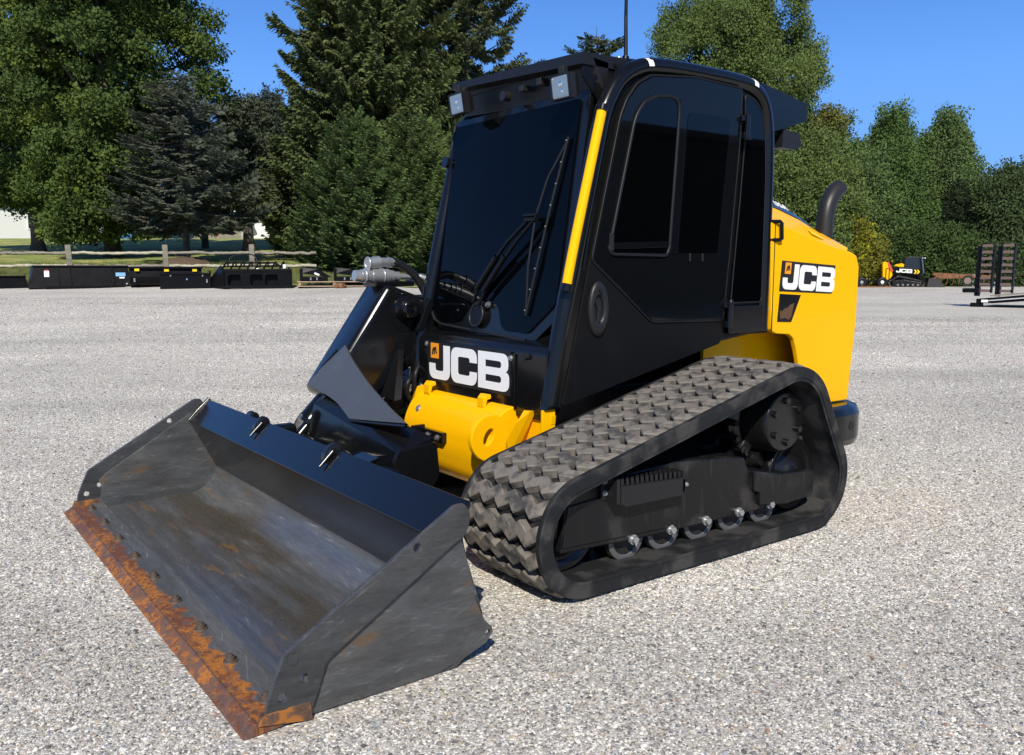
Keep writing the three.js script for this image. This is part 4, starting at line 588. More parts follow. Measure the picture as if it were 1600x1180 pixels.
  const rail = mesh('top_rail', prismX([[0.440, 0.466], [0.538, 0.370], [0.534, 0.360], [0.408, 0.112], [0.402, 0.116], [0.436, 0.25], [0.462, 0.36], [0.445, 0.43], [0.432, 0.455]], -1.143, 1.143, 0.005, 0.012), M.black, bk);
  for (const [x, z] of [[-0.40, 0.46], [0.285, 0.46]]) mesh('hook_ear', [prismX([[z - 0.04, 0.42], [z - 0.04, 0.472], [z - 0.02, 0.487], [z + 0.005, 0.478], [z + 0.028, 0.45], [z + 0.03, 0.42]], x - 0.02, x + 0.02, 0.008, 0.02), rod([x + 0.026, 0.462, z + 0.0], [x + 0.026, 0.413, z + 0.052], 0.008, 0.006, 8)], M.blackWeld, rail);
  mesh('hook_ear', prismX([[0.40, 0.42], [0.40, 0.465], [0.415, 0.478], [0.435, 0.475], [0.45, 0.45]], -0.62, -0.56, 0.006, 0.015), M.blackWeld, rail);
  mesh('rail_weld', [tube([[-1.142, 0.468, 0.435], [-1.142, 0.418, 0.49], [-1.142, 0.372, 0.535]], 0.010, 14, 8)], M.blackWeld, rail);
}

// ---------------------------------------------------------------- trees
const leafMat = (r, g, b) => phy(C(r, g, b), 0.8, { transmission: 0.22, thickness: 0, specularIntensity: 0.5 });
function leafClump(seed, n, R, size, flat = 1) { // a sprig of small folded leaves
  const r = rng(seed), pos = [];
  for (let i = 0; i < n; i++) {
    const c = V(r() - 0.5, (r() - 0.5) * flat, r() - 0.5).multiplyScalar(2 * R), d = V(r() - 0.5, r() * 0.7 - 0.45, r() - 0.5).normalize(), s = d.clone().cross(V(r() - 0.5, r() - 0.5, r() - 0.5)).normalize(), nn = d.clone().cross(s), l = size * (0.7 + 0.6 * r()), w = l * 0.38;
    const a = c, b = c.clone().addScaledVector(d, l), p = c.clone().addScaledVector(d, l * 0.45).addScaledVector(s, w).addScaledVector(nn, w * 0.4), q = c.clone().addScaledVector(d, l * 0.45).addScaledVector(s, -w).addScaledVector(nn, w * 0.4);
    pos.push(...a.toArray(), ...p.toArray(), ...b.toArray(), ...a.toArray(), ...b.toArray(), ...q.toArray());
  }
  const g = new THREE.BufferGeometry(); g.setAttribute('position', new THREE.Float32BufferAttribute(pos, 3)); g.computeVertexNormals(); return g;
}
function needleSpray(seed, n, L, w, hang) { // a flat spray of conifer twigs along +z, twigs hanging by "hang"
  const r = rng(seed), pos = [];
  for (let i = 0; i < n; i++) {
    const t = i / n, side = i % 2 ? 1 : -1, c = V(0, -0.05 * t * t, t * L), l = L * 0.5 * (1 - 0.55 * t) * (0.7 + 0.6 * r()), d = V(side * (0.8 + 0.3 * r()), -hang * (0.5 + r()) + 0.15 * (r() - 0.5), 0.65).normalize(), s = V(r() - 0.5, r() - 0.5, r() - 0.5).cross(d).normalize();
    const b = c.clone().addScaledVector(d, l), m = c.clone().addScaledVector(d, l * 0.4), p = m.clone().addScaledVector(s, w), q = m.clone().addScaledVector(s, -w);
    pos.push(...c.toArray(), ...p.toArray(), ...b.toArray(), ...c.toArray(), ...b.toArray(), ...q.toArray());
  }
  const g = new THREE.BufferGeometry(); g.setAttribute('position', new THREE.Float32BufferAttribute(pos, 3)); g.computeVertexNormals(); return g;
}
const clumpGeo = [1, 2, 3].map((s) => leafClump(s * 13, 13, 0.24, 0.15)), clumpBig = [1, 2, 3].map((s) => leafClump(s * 17, 22, 0.36, 0.16)), sprayHang = [1, 2, 3].map((s) => needleSpray(s * 19, 26, 0.85, 0.05, 1.1)), sprayFlat = [1, 2, 3].map((s) => needleSpray(s * 23, 26, 0.7, 0.04, 0.25));
function crownOf(tree, geos, items, mat, tint) { // items: [position, quaternion, scale, tone]
  const parts = geos.map(() => []); items.forEach((q, i) => parts[i % geos.length].push(q));
  const holder = new THREE.Group(); holder.name = 'crown'; holder.userData.kind = 'stuff'; tree.add(holder);
  const m4 = new THREE.Matrix4();
  parts.forEach((L, k) => {
    const im = new THREE.InstancedMesh(geos[k], mat, L.length); im.name = 'foliage'; im.userData.kind = 'stuff'; im.castShadow = im.receiveShadow = true;
    L.forEach(([p, q, s, tone], i) => { m4.compose(p, q, V(s, s, s)); im.setMatrixAt(i, m4); im.setColorAt(i, tint(tone)); });
    holder.add(im);
  });
}
const limb = (pts, r0, r1, seg = 10) => { const g = tube(pts, 1, seg, 7), p = g.attributes.position, n = 8; const c = new THREE.CatmullRomCurve3(pts.map((q) => V(...q)), false, 'catmullrom', 0.5); for (let i = 0; i <= seg; i++) { const o = c.getPointAt(i / seg), r = lerp(r0, r1, i / seg); for (let k = 0; k < n; k++) { const v = V().fromBufferAttribute(p, i * n + k).sub(o).setLength(r).add(o); p.setXYZ(i * n + k, v.x, v.y, v.z); } } g.computeVertexNormals(); return g; };
function broadleaf(label, pos, { H, R, base, seed, top = 1.6, n = 300, per = 55, col, spread = 1, group, geos = clumpGeo, rc = [0.55, 1.15], trunk = 0.25, spires = 0, hole = 0.2, yellow = 0.25, vy = 0.7, sag = 0.25 }) {
  const t = thing('broadleaf_tree', label, 'tree', pos, 0, group), r = rng(seed), clumps = [];
  const prof = (h) => { const s = clamp((h - base) / (H - base)); return R * Math.pow(Math.sin(Math.PI * Math.pow(clamp(s * 0.93 + 0.07), 1 / top)), 0.75); };
  while (clumps.length < n) {
    const h = lerp(base, H, r()), q = prof(h); if (r() * R > q) continue;
    const a = r() * 6.283, k = Math.pow(r(), 0.42), lob = 0.82 + 0.22 * Math.sin(a * 3 + h * 0.9 + seed) + 0.12 * Math.sin(a * 7 + h * 2.1);
    if (fbm(a / 6.283 + 3, h / 24 + 3, 9, 14, 2, seed) < hole + 0.1) continue;
    clumps.push([V(Math.cos(a) * q * k * lob * spread, h, Math.sin(a) * q * k * lob * spread), lerp(rc[0], rc[1], r()), r()]);
  }
  for (let s = 0; s < spires; s++) { const a = r() * 6.283, d = R * 0.6 * Math.sqrt(r()), hh = H * (0.86 + 0.16 * r()); for (let k = 0; k < 7; k++) clumps.push([V(Math.cos(a) * d + 0.2 * (r() - 0.5), hh - k * 0.55, Math.sin(a) * d), 0.22 + k * 0.13, r()]); }
  const items = [], e = new THREE.Euler(), up = 0.55;
  for (const [c, rad, tone] of clumps) {
    const m = Math.round(per * rad * rad / 0.7);
    for (let i = 0; i < m; i++) { const v = V(r() - 0.5, (r() - 0.5) * 0.75, r() - 0.5).normalize().multiplyScalar(rad * Math.pow(r(), 0.45)); v.y *= vy; v.y -= sag * (v.x * v.x + v.z * v.z) / rad; items.push([c.clone().add(v), new THREE.Quaternion().setFromEuler(e.set(r() * 6.3, r() * 6.3, r() * 6.3)), 0.75 + 0.5 * r(), clamp(tone + 0.25 * (r() - 0.5))]); }
  }
  crownOf(t, geos, items, leafMat(1, 1, 1), (q) => { const k = 0.88 + 0.24 * q, y = smooth(0.72, 1, q) * yellow * 0.8; return C(col[0] * k + 0.11 * y, col[1] * k + 0.09 * y, col[2] * k); });
  const wood = [limb([[0, -0.2, 0], [0.05, H * 0.2, 0.04], [-0.1, H * 0.45, 0], [0.05, H * 0.75, 0.1]], trunk, trunk * 0.25, 14), limb([[0, -0.3, 0], [0, 0.5, 0]], trunk * 1.5, trunk, 4)];
  for (let i = 0; i < 26; i++) { const c = clumps[(i * 11) % clumps.length][0], y0 = Math.min(c.y * 0.75, H * 0.65) * (0.5 + 0.4 * r()) + 0.6; wood.push(limb([[0, y0, 0], [c.x * 0.4, lerp(y0, c.y, 0.55), c.z * 0.4], c.toArray()], trunk * 0.38, 0.025, 7)); }
  mesh('trunk', wood, M.bark, t);
  return t;
}
function conifer(label, pos, { H, R, base = 0.6, seed, col, group, geos = sprayHang, whorls = 26, per = 7, droop = 0.35, lift = 0.25, dens = 1, trunk = 0.2, shape = 0.85, lean = 0, gap = 0.1, sub = 1 }) {
  const t = thing('conifer_tree', label, 'conifer tree', pos, 0, group), r = rng(seed), items = [], wood = [limb([[0, -0.2, 0], [lean * 0.3, H * 0.4, 0], [lean, H, 0]], trunk, 0.02, 12)];
  const Z = V(0, 0, 1), Y = V(0, 1, 0);
  for (let w = 0; w < whorls; w++) {
    const s = w / whorls, h0 = lerp(base, H * 0.985, s), len0 = R * Math.pow(1 - s, shape) * (0.85 + 0.3 * r()) + 0.12;
    for (let b = 0; b < per; b++) {
      if (r() < gap) continue;
      const a = (b + r() * 0.8 + w * 0.37) / per * 6.283, L = len0 * (0.72 + 0.42 * r()), h = h0 + (r() - 0.5) * (H / whorls), ox = lean * s;
      const at = (q) => V(ox + Math.cos(a) * L * q, h + L * (-droop * Math.sin(q * 2.2) * 0.9 + lift * q * q * q), Math.sin(a) * L * q);
      if (L > 0.7) wood.push(limb([0, 0.5, 1].map((q) => at(q).toArray()), 0.045 * Math.sqrt(L), 0.008, 5));
      const n = Math.max(3, Math.round(L * 7.5 * dens));
      for (let i = 0; i < n; i++) {
        const q = Math.pow((i + 0.6 + 0.5 * r()) / n, 0.75), p = at(Math.min(q, 1)), d = at(Math.min(q + 0.06, 1.06)).sub(at(q)).normalize(), side = (r() - 0.5) * 2.3 * (1.1 - q * 0.8);
        d.applyAxisAngle(Y, side); d.y += (r() - 0.6) * 0.35; d.normalize();
        const qu = new THREE.Quaternion().setFromUnitVectors(Z, d);
        items.push([p.add(V((r() - 0.5) * 0.25 * sub, (r() - 0.5) * 0.2, (r() - 0.5) * 0.25 * sub)), qu, (0.62 + 0.55 * r()) * (1 - 0.35 * s) * sub, r()]);
      }
    }
  }
  crownOf(t, geos, items, leafMat(1, 1, 1), (q) => { const k = 0.85 + 0.3 * q; return C(col[0] * k, col[1] * k, col[2] * k); });
  mesh('trunk', wood, M.bark, t);
  return t;
}
const GL = [0.072, 0.120, 0.020], GD = [0.062, 0.108, 0.024], GS = [0.108, 0.142, 0.040], GY = [0.120, 0.175, 0.042], GB = [0.098, 0.116, 0.076], GP = [0.110, 0.175, 0.050], GR = [0.088, 0.155, 0.036];
// left of the loader, beyond the rail fence
broadleaf('tall broadleaf tree cut by the left edge of the picture, pale ground showing under it', spot(62, 43), { H: 16, R: 5.6, base: 2.3, seed: 21, n: 330, per: 46, col: GD, trunk: 0.32, hole: 0.25, yellow: 0.2 });
broadleaf('biggest broadleaf tree, left of the grey spruce, yellow-green leaf clumps reaching low', spot(178, 39), { H: 18.5, R: 5.1, base: 1.2, seed: 22, n: 400, per: 46, col: GL, trunk: 0.36, hole: 0.26, yellow: 0.55, top: 1.35 });
conifer('dark conifer half hidden between the biggest broadleaf tree and the blue sky gap', spot(322, 47), { H: 11.6, R: 1.7, base: 1.6, seed: 23, col: [0.06, 0.085, 0.05], geos: sprayFlat, whorls: 24, droop: 0.2, gap: 0.2 });
conifer('grey-green spruce with level branches and bare trunk base on a brown mound', spot(293, 33.5), { H: 7.3, R: 2.5, base: 1.75, seed: 24, col: GB, geos: sprayFlat, whorls: 16, per: 9, dens: 1.3, droop: 0.16, lift: 0.1, shape: 0.6, gap: 0.14, trunk: 0.14 });
broadleaf('slim greyish tree with dark twin trunks right of the grey spruce', spot(390, 44), { H: 7.3, R: 1.6, base: 2.3, seed: 25, n: 75, per: 42, col: [0.085, 0.105, 0.06], trunk: 0.3, hole: 0.25, spires: 4, yellow: 0 });
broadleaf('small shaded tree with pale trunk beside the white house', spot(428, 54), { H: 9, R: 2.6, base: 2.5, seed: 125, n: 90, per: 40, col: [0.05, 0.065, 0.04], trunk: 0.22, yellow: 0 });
conifer('tallest drooping spruce, left one of the pair behind the dense young spruces', spot(583, 38), { H: 21, R: 3.75, base: 1.6, seed: 26, col: GS, whorls: 50, per: 9, droop: 0.42, lift: 0.10, dens: 1.6, shape: 0.5, gap: 0.08, trunk: 0.3, sub: 1.1 });
conifer('tall drooping spruce, right one of the pair, its side reaching the cab roof', spot(722, 41), { H: 20, R: 4.2, base: 1.6, seed: 27, col: [0.100, 0.125, 0.048], whorls: 40, per: 8, droop: 0.34, lift: 0.14, dens: 1.3, shape: 0.6, gap: 0.18, trunk: 0.26 });
conifer('dense young spruce standing at the gravel edge left of the hydraulic couplings', spot(560, 29.5), { H: 5.2, R: 2.1, base: 0.15, seed: 28, col: [0.100, 0.155, 0.040], geos: sprayFlat, whorls: 26, per: 11, droop: 0.1, lift: 0.3, dens: 1.9, shape: 0.62, gap: 0.02, trunk: 0.1, sub: 0.8 });
conifer('dense young spruce with a pale leader beside the cab windscreen', spot(655, 30), { H: 5.3, R: 2.0, base: 0.15, seed: 29, col: [0.110, 0.158, 0.040], geos: sprayFlat, whorls: 26, per: 11, droop: 0.1, lift: 0.3, dens: 1.9, shape: 0.62, gap: 0.02, trunk: 0.1, sub: 0.8 });
conifer('loose drooping spruce left of the dense young spruces, its branches over the lawn', spot(488, 38), { H: 7.0, R: 1.75, base: 1.7, seed: 30, col: [0.085, 0.112, 0.038], whorls: 17, per: 7, droop: 0.3, shape: 0.7, gap: 0.15 });
// right of the loader, along the far side of the yard
conifer('flat-topped pine showing only its crown over the cab roof', spot(928, 75), { H: 21.2, R: 3.2, base: 11, seed: 31, col: [0.09, 0.11, 0.04], geos: sprayFlat, whorls: 12, per: 8, droop: 0.05, lift: 0.15, shape: 0.35, trunk: 0.25, sub: 1.5 });
const big = { geos: clumpBig, per: 20, rc: [0.6, 1.3], trunk: 0.35, vy: 1.25, sag: -0.35 };
broadleaf('huge rounded broadleaf tree rising behind the cab roof against the sky', spot(1132, 69), { ...big, H: 23.0, R: 9.2, base: 2.5, seed: 32, n: 720, col: GY, top: 1.3, hole: 0.1, spires: 16 });
broadleaf('yellowing slender tree at the right shoulder of the huge rounded tree', spot(1283, 68), { ...big, H: 13.0, R: 2.6, base: 3, seed: 33, n: 130, col: [0.14, 0.145, 0.034], hole: 0.1, spires: 5, yellow: 0.4 });
broadleaf('bushy tree behind the exhaust pipe', spot(1262, 62), { ...big, H: 10.5, R: 4.2, base: 0.3, seed: 34, n: 290, col: GY, hole: 0.08, spires: 6 });
broadleaf('poplar with a sharp single tip, middle of the right tree group', spot(1382, 66), { ...big, H: 12.3, R: 3.7, base: 0.3, seed: 35, n: 330, col: GR, top: 1.9, hole: 0.08, spires: 9 });
broadleaf('poplar with a broad two-headed top, right of the sharp-tipped poplar', spot(1462, 67), { ...big, H: 12.5, R: 3.3, base: 0.3, seed: 36, n: 330, col: GP, top: 1.15, hole: 0.08, spires: 9 });
broadleaf('shorter poplar between the yellowing slender tree and the sharp-tipped poplar', spot(1325, 64), { ...big, H: 9.8, R: 3.4, base: 0.3, seed: 37, n: 280, col: GP, hole: 0.08, spires: 8 });
conifer('dark narrow conifer between the poplars and the trailer ramps', spot(1492, 62), { H: 7.5, R: 1.8, base: 0.2, seed: 38, col: [0.055, 0.08, 0.035], whorls: 24, per: 9, droop: 0.1, dens: 1.2, geos: sprayFlat, gap: 0.03 });
broadleaf('dark bushy tree behind the trailer ramps at the right edge', spot(1572, 60), { ...big, H: 7.9, R: 2.9, base: 0.2, seed: 39, n: 240, col: [0.066, 0.105, 0.032], hole: 0.05, spires: 9, yellow: 0 });
broadleaf('dark tree cut by the right edge of the picture', spot(1650, 62), { ...big, H: 8.3, R: 3.4, base: 0.2, seed: 40, n: 220, col: [0.068, 0.108, 0.032], hole: 0.05, spires: 5, yellow: 0 });
{ // undergrowth that closes the foot of the wood on the right: several shrubs
  const lab = ['low shrub behind the rusty implement near the trailer', 'low shrub right behind the small loader', 'low shrub left of the small loader', 'low shrub at the foot of the dark narrow conifer', 'low shrub beside the engine cover edge'];
  [[1540, 61], [1432, 62], [1385, 63], [1488, 60.5], [1352, 66]].forEach(([u, d], i) => broadleaf(lab[i], spot(u, d), { ...big, H: 3.6 + (i % 3) * 0.5, R: 2.4, base: 0, seed: 140 + i, n: 80, col: GD, hole: 0, yellow: 0, trunk: 0.1, top: 1.2 }).name = numbered('shrub'));
  broadleaf('yellow-flowered shrub just right of the exhaust pipe', spot(1330, 60), { ...big, H: 3.9, R: 1.9, base: 0, seed: 150, n: 80, col: [0.14, 0.15, 0.015], hole: 0, yellow: 2.6, trunk: 0.1, top: 1.2 }).name = numbered('shrub');
}
// beyond: a far wood that reads as one mass between the trunks
{
  const items = [], r = rng(91), e = new THREE.Euler();
  for (let i = 0; i < 9000; i++) { const u = lerp(-500, 2300, r()), d = 92 + 14 * r(), p = spot(u, d), hh = (u < 700 ? 4.2 : 7) * (0.7 + 0.3 * Math.sin(u * 0.021) + 0.2 * Math.sin(u * 0.053)); items.push([V(p[0], p[1] + hh * Math.pow(r(), 0.8), p[2]), new THREE.Quaternion().setFromEuler(e.set(r() * 6.3, r() * 6.3, r() * 6.3)), 1.6 + r(), r()]); }
  const w = new THREE.Group(); w.name = 'far_wood'; scene.add(w); tag(w, 'far dark wood closing the view behind the lawn and trees', 'wood', null, 'stuff');
  crownOf(w, clumpBig, items, leafMat(1, 1, 1), (q) => C(0.04 + 0.02 * q, 0.06 + 0.03 * q, 0.03));
}
{ // grass tufts and weeds along the edge of the gravel
  const r = rng(95), pos = []; for (let i = 0; i < 14; i++) { const a = r() * 6.3, x = (r() - 0.5) * 0.2, z = (r() - 0.5) * 0.2, h = 0.06 + 0.09 * r(), l = 0.05 * r(); pos.push(x - 0.006, 0, z, x + 0.006, 0, z, x + Math.cos(a) * l, h, z + Math.sin(a) * l); }
  const g = new THREE.BufferGeometry(); g.setAttribute('position', new THREE.Float32BufferAttribute(pos, 3)); g.computeVertexNormals();
  const N = 26000, im = new THREE.InstancedMesh(g, std(C(1, 1, 1), 0.9), N), m4 = new THREE.Matrix4(), q = new THREE.Quaternion();
  for (let i = 0; i < N; i++) { const t = lerp(-0.75, -0.05, r()), d = lawnEdge(t) - 0.5 + 10 * r() * r(), lat = t * d, x = CAM.x + FX * d + RX * lat, z = CAM.z + FZ * d + RZ * lat, s = 0.7 + 0.8 * r(), dry = r(); m4.compose(V(x, land(x, z) + 0.01, z), q.setFromAxisAngle(V(0, 1, 0), r() * 6.3), V(s, s * (d < lawnEdge(t) ? 0.8 : 1), s)); im.setMatrixAt(i, m4); im.setColorAt(i, C(lerp(0.09, 0.22, dry), lerp(0.15, 0.19, dry), 0.05)); }
  im.name = 'grass_tufts'; im.castShadow = im.receiveShadow = true; scene.add(im); tag(im, 'short grass and weeds growing along the edge of the gravel', 'grass', null, 'stuff');
}

function limbRail(pts, r) { const g = tube(pts, 0.048, 32, 6), p = g.attributes.position; for (let i = 0; i < p.count; i++) p.setXYZ(i, p.getX(i), p.getY(i) + (r() - 0.5) * 0.022, p.getZ(i) + (r() - 0.5) * 0.02); return g.toNonIndexed(); }
// ---------------------------------------------------------------- rail fence and the row of attachments on the left
{
  const t = thing('rail_fence', 'weathered wooden fence with square posts and two rails behind the row of attachments', 'fence'), r = rng(201);
  const us = [-210, -50, 110, 260, 394, 492], d = 27.2, base = us.map((u) => spot(u, d));
  base.forEach(([x, y, z], i) => { if (i === 5) return; const g = box(-0.075, 0.075, -0.2, 1.04 + 0.03 * r(), -0.075, 0.075, 0.012); const p = mesh('fence_post', g, M.wood, t); p.position.set(x, y, z); p.rotation.set((r() - 0.5) * 0.03, facing([x, y, z]) + 0.1, i === 2 ? 0.05 : (r() - 0.5) * 0.03); });
  for (let i = 0; i < us.length - 1; i++) for (const h of [0.40, 0.80]) {
    const [a, b] = [base[i], base[i + 1]], n = 8, pts = []; for (let k = 0; k <= n; k++) pts.push([lerp(a[0], b[0], k / n), lerp(a[1], b[1], k / n) + h + (r() - 0.5) * 0.035, lerp(a[2], b[2], k / n) - 0.05]);
    mesh('fence_rail', limbRail(pts, r), r() > 0.35 ? M.wood : M.woodPale, t);
  }
}
// an attachment is modelled facing +z; put() turns it towards the yard
function put(name, label, cat, u, d, turn = 0, group) { const p = spot(u, d); return thing(name, label, cat, p, facing(p) + turn, group); }
{
  const a = put('low_bucket', 'low black bucket cut by the left edge of the picture', 'bucket', 2, 24.2, 0.05);
  mesh('shell', [hull([[-0.8, 0.02, 0.25], [0.62, 0.02, 0.25], [-0.8, 0.30, 0.05], [0.56, 0.30, 0.05], [-0.8, 0.30, -0.25], [0.56, 0.30, -0.25], [-0.8, 0.0, -0.3], [0.62, 0, -0.3]])], M.attach, a);
  mesh('top_lip', box(-0.8, 0.58, 0.28, 0.33, -0.02, 0.1, 0.01), M.attach, a); mesh('skid', box(-0.8, 0.75, -0.02, 0.03, 0.15, 0.55, 0.01), M.attach, a);
}
{
  const a = put('snow_bucket', 'wide black bucket turned back to the yard with a white and a blue label', 'bucket', 124, 24.2, 0.03);
  mesh('shell', hull([[-1.28, 0.0, 0.35], [1.30, 0.0, 0.35], [-1.12, 0.60, 0.12], [1.22, 0.58, 0.12], [-1.2, 0.60, -0.35], [1.26, 0.58, -0.35], [-1.3, 0, -0.6], [1.3, 0, -0.6]]), M.attach, a);
  mesh('top_lip', box(-1.16, 1.24, 0.56, 0.615, 0.06, 0.16, 0.012), M.attach, a);
  for (const [x0, x1] of [[-0.52, -0.49], [0.82, 0.87], [-0.22, -0.2]]) mesh('seam_strip', hull([[x0 - 0.02, 0.02, 0.36], [x1 - 0.02, 0.02, 0.36], [x0 - 0.05, 0.56, 0.15], [x1 - 0.05, 0.56, 0.15], [x0, 0.02, 0.345], [x1, 0.02, 0.345], [x0 - 0.05, 0.56, 0.13], [x1 - 0.05, 0.56, 0.13]]), M.satin, a);
  mesh('foot', box(-0.85, 1.1, -0.04, 0.05, 0.28, 0.5, 0.01), M.attach, a);
  const slope = (g, x, y) => g.rotateX(-0.36).translate(x, y, 0.365 - y * 0.385 + 0.005);
  mesh('white_label', slope(new THREE.BoxGeometry(0.12, 0.17, 0.006), -0.82, 0.38), M.sticker, a); mesh('red_label', slope(new THREE.BoxGeometry(0.10, 0.03, 0.004), -0.82, 0.475), M.redLabel, a);
  mesh('blue_label', slope(new THREE.BoxGeometry(0.25, 0.11, 0.006), 1.02, 0.36), M.blueLabel, a); mesh('white_strip', slope(new THREE.BoxGeometry(0.13, 0.04, 0.006), 1.05, 0.27), M.sticker, a);
  mesh('eye_bolt', [discX(1.14, 1.18, 0.1, 0.36, 0.03, 10)], M.zinc, a);
}
{
  const a = put('curved_bucket', 'black bucket with round back behind a flat box, yellow labels on its lip', 'bucket', 252, 24.5, 0.02);
  const pts = []; for (let k = 0; k <= 8; k++) { const t = k / 8 * 1.5; pts.push([0.1 + 0.26 * Math.sin(t) - 0.06, 0.03 + 0.26 * (1 - Math.cos(t)) + 0.0]); } pts.push([0.25, 0.52], [-0.35, 0.52], [-0.35, 0.03]);
  mesh('shell', prismX(pts, -0.84, 1.05, 0.01), M.attach, a);
  mesh('top_lip', box(-0.86, 1.08, 0.50, 0.56, -0.05, 0.34, 0.012), M.attach, a);
  for (const [x, y] of [[-0.64, 0.47], [0.12, 0.455], [0.86, 0.455]]) mesh('yellow_label', new THREE.BoxGeometry(0.12, 0.065, 0.006).translate(x, y, 0.352), M.yellowLabel, a);
  for (const x of [-0.71]) mesh('pin', rod([x, 0.14, 0.30], [x, 0.24, 0.30], 0.025), M.zinc, a);
}
{
  const a = put('steel_box', 'flat-faced black steel box leaning before the round-backed bucket', 'steel box', 289, 23.7, 0.02);
  mesh('front_sheet', box(-0.66, 0.63, 0, 0.40, -0.1, 0.02, 0.012), M.attach, a); mesh('top_fold', box(-0.68, 0.65, 0.385, 0.43, -0.12, 0.05, 0.012), M.attach, a); mesh('end_plate', box(0.62, 0.655, 0, 0.50, -0.25, 0.02, 0.01), M.attach, a);
  for (const x of [-0.38, 0.44]) mesh('bolt', bolt([x, 0.355, 0.025], [0, 0, 1], 0.02, 0.01), M.zinc, a);
  mesh('white_plate', new THREE.BoxGeometry(0.03, 0.04, 0.004).translate(0.03, 0.26, 0.025), M.blueLabel, a); mesh('pin', rod([0.55, 0.16, 0.05], [0.55, 0.26, 0.05], 0.022), M.zinc, a);
}
{
  const a = put('grapple_bucket', 'black grapple bucket with open tines on top and arched windows below', 'grapple bucket', 397, 24, 0.0);
  const s = shapeOf([[-0.78, 0], [0.98, 0], [0.95, 0.47], [-0.78, 0.47]]);
  for (const [x0, x1] of [[-0.70, -0.36], [-0.12, 0.22], [0.27, 0.62]]) { const h = new THREE.Path(), y1 = 0.38; h.moveTo(x0 + 0.1, 0.07); h.quadraticCurveTo(x0, 0.07, x0, 0.17); h.lineTo(x0, 0.28); h.quadraticCurveTo(x0, y1, x0 + 0.1, y1); h.lineTo(x1 - 0.02, y1); h.lineTo(x1, 0.2); h.lineTo(x1, 0.07); h.closePath(); s.holes.push(h); }
  mesh('frame', extrude(s, 0.03, 0.004).translate(0, 0, 0.3), M.attach, a); mesh('backing', box(-0.75, 0.95, 0.02, 0.45, 0.10, 0.14, 0.01), M.attach, a);
  mesh('base_bar', box(-0.82, 1.02, 0, 0.07, 0.26, 0.4, 0.01), M.attach, a); mesh('top_bar', box(-0.8, 1.0, 0.44, 0.53, 0.2, 0.34, 0.02), M.attach, a);
  mesh('side_plate', hull([[-0.8, 0, 0.36], [-0.8, 0.5, 0.34], [-0.9, 0.62, 0.0], [-1.2, 0.25, -0.5], [-1.25, 0.02, -0.5], [-0.78, 0, 0.3], [-0.78, 0.5, 0.3], [-0.85, 0.62, -0.05], [-1.18, 0.05, -0.5]]), M.attach, a);
  mesh('side_plate', hull([[0.95, 0, 0.36], [0.97, 0.5, 0.34], [0.9, 0.6, 0.1], [0.9, 0.05, -0.4], [1.0, 0, 0.36], [1.0, 0.5, 0.34], [0.94, 0.05, -0.4]]), M.attach, a);
  for (let k = 0; k < 8; k++) { const x = -0.72 + k * 0.215; mesh('tine', tube([[x - 0.12, 0.50, 0.25], [x - 0.04, 0.66, 0.12], [x + 0.02, 0.72, -0.1], [x + 0.02, 0.6, -0.45]], 0.025, 14, 6), M.attach, a); }
  mesh('grapple_bar', bar([[-0.70, 0.70, 0.05], [0.55, 0.70, 0.05], [0.86, 0.52, 0.2]], 0.024), M.attach, a); mesh('grapple_bar', bar([[-0.82, 0.60, 0.15], [0.7, 0.62, 0.12]], 0.02), M.attach, a);
  mesh('hose_loop', tube([[-0.66, 0.66, 0.05], [-0.60, 0.85, 0.0], [-0.3, 0.93, -0.05], [0.0, 0.90, -0.05], [0.12, 0.66, 0.05]], 0.018, 30, 6), M.gasket, a);
  mesh('white_label', new THREE.BoxGeometry(0.07, 0.11, 0.005).rotateY(-0.2).translate(0.80, 0.60, 0.24), M.sticker, a); mesh('fitting', [rod([0.05, 0.53, 0.28], [0.12, 0.54, 0.28], 0.02)], M.zinc, a);
}
{
  const a = put('pallet', 'weathered wooden pallet under black fork frames at the gravel edge', 'pallet', 520, 24.6, 0.05);
  for (const y of [0.0, 0.12]) for (let k = 0; k < 5; k++) mesh('board', box(-1.0, 1.0, y, y + 0.025, 0.46 - k * 0.22, 0.57 - k * 0.22, 0.004), M.pallet, a);
  for (const x of [-0.95, 0, 0.93]) mesh('stringer', box(x - 0.03, x + 0.05, 0.026, 0.119, -0.45, 0.55, 0.004), M.pallet, a);
  const p = spot(520, 24.6);
  for (const [dx, lab, s] of [[-0.58, 'left black fork frame lying on the pallet', 1], [0.35, 'right black fork frame lying on the pallet, white label on its edge', -1]]) {
    const f = put('fork_frame', lab, 'fork frame', 520, 24.6, 0.05); f.position.y += 0.146; f.translateX(dx);
    mesh('lower_plate', box(-0.32, 0.42, 0, 0.13, -0.2, 0.35, 0.02), M.attach, f);
    mesh('upper_arm', hull([[-0.3, 0.22, 0.3], [-0.3, 0.38, 0.25], [0.15, 0.34, 0.3], [0.55, 0.10, 0.3], [-0.3, 0.22, -0.1], [-0.3, 0.38, -0.1], [0.15, 0.34, -0.1], [0.55, 0.10, -0.1]]), M.attach, f);
    mesh('upright', box(-0.34, -0.26, 0, 0.36, 0.1, 0.3, 0.02), M.attach, f); mesh('white_label', new THREE.BoxGeometry(0.14, 0.05, 0.005).rotateZ(-0.4).translate(s > 0 ? 0.12 : 0.28, s > 0 ? 0.2 : 0.22, 0.31), M.sticker, f);
    for (const x of [-0.05, 0.12]) mesh('pin', rod([x, 0.03, 0.36], [x, 0.11, 0.36], 0.022), M.zinc, f);
  }
}
{ // loose stone at the pallet
  const a = put('field_stone', 'rounded grey stone lying against the pallet', 'stone', 531, 24.0); mesh('stone', new THREE.SphereGeometry(0.13, 14, 10).scale(1.3, 0.7, 1).translate(0, 0.06, 0), M.rustPlain, a);
}
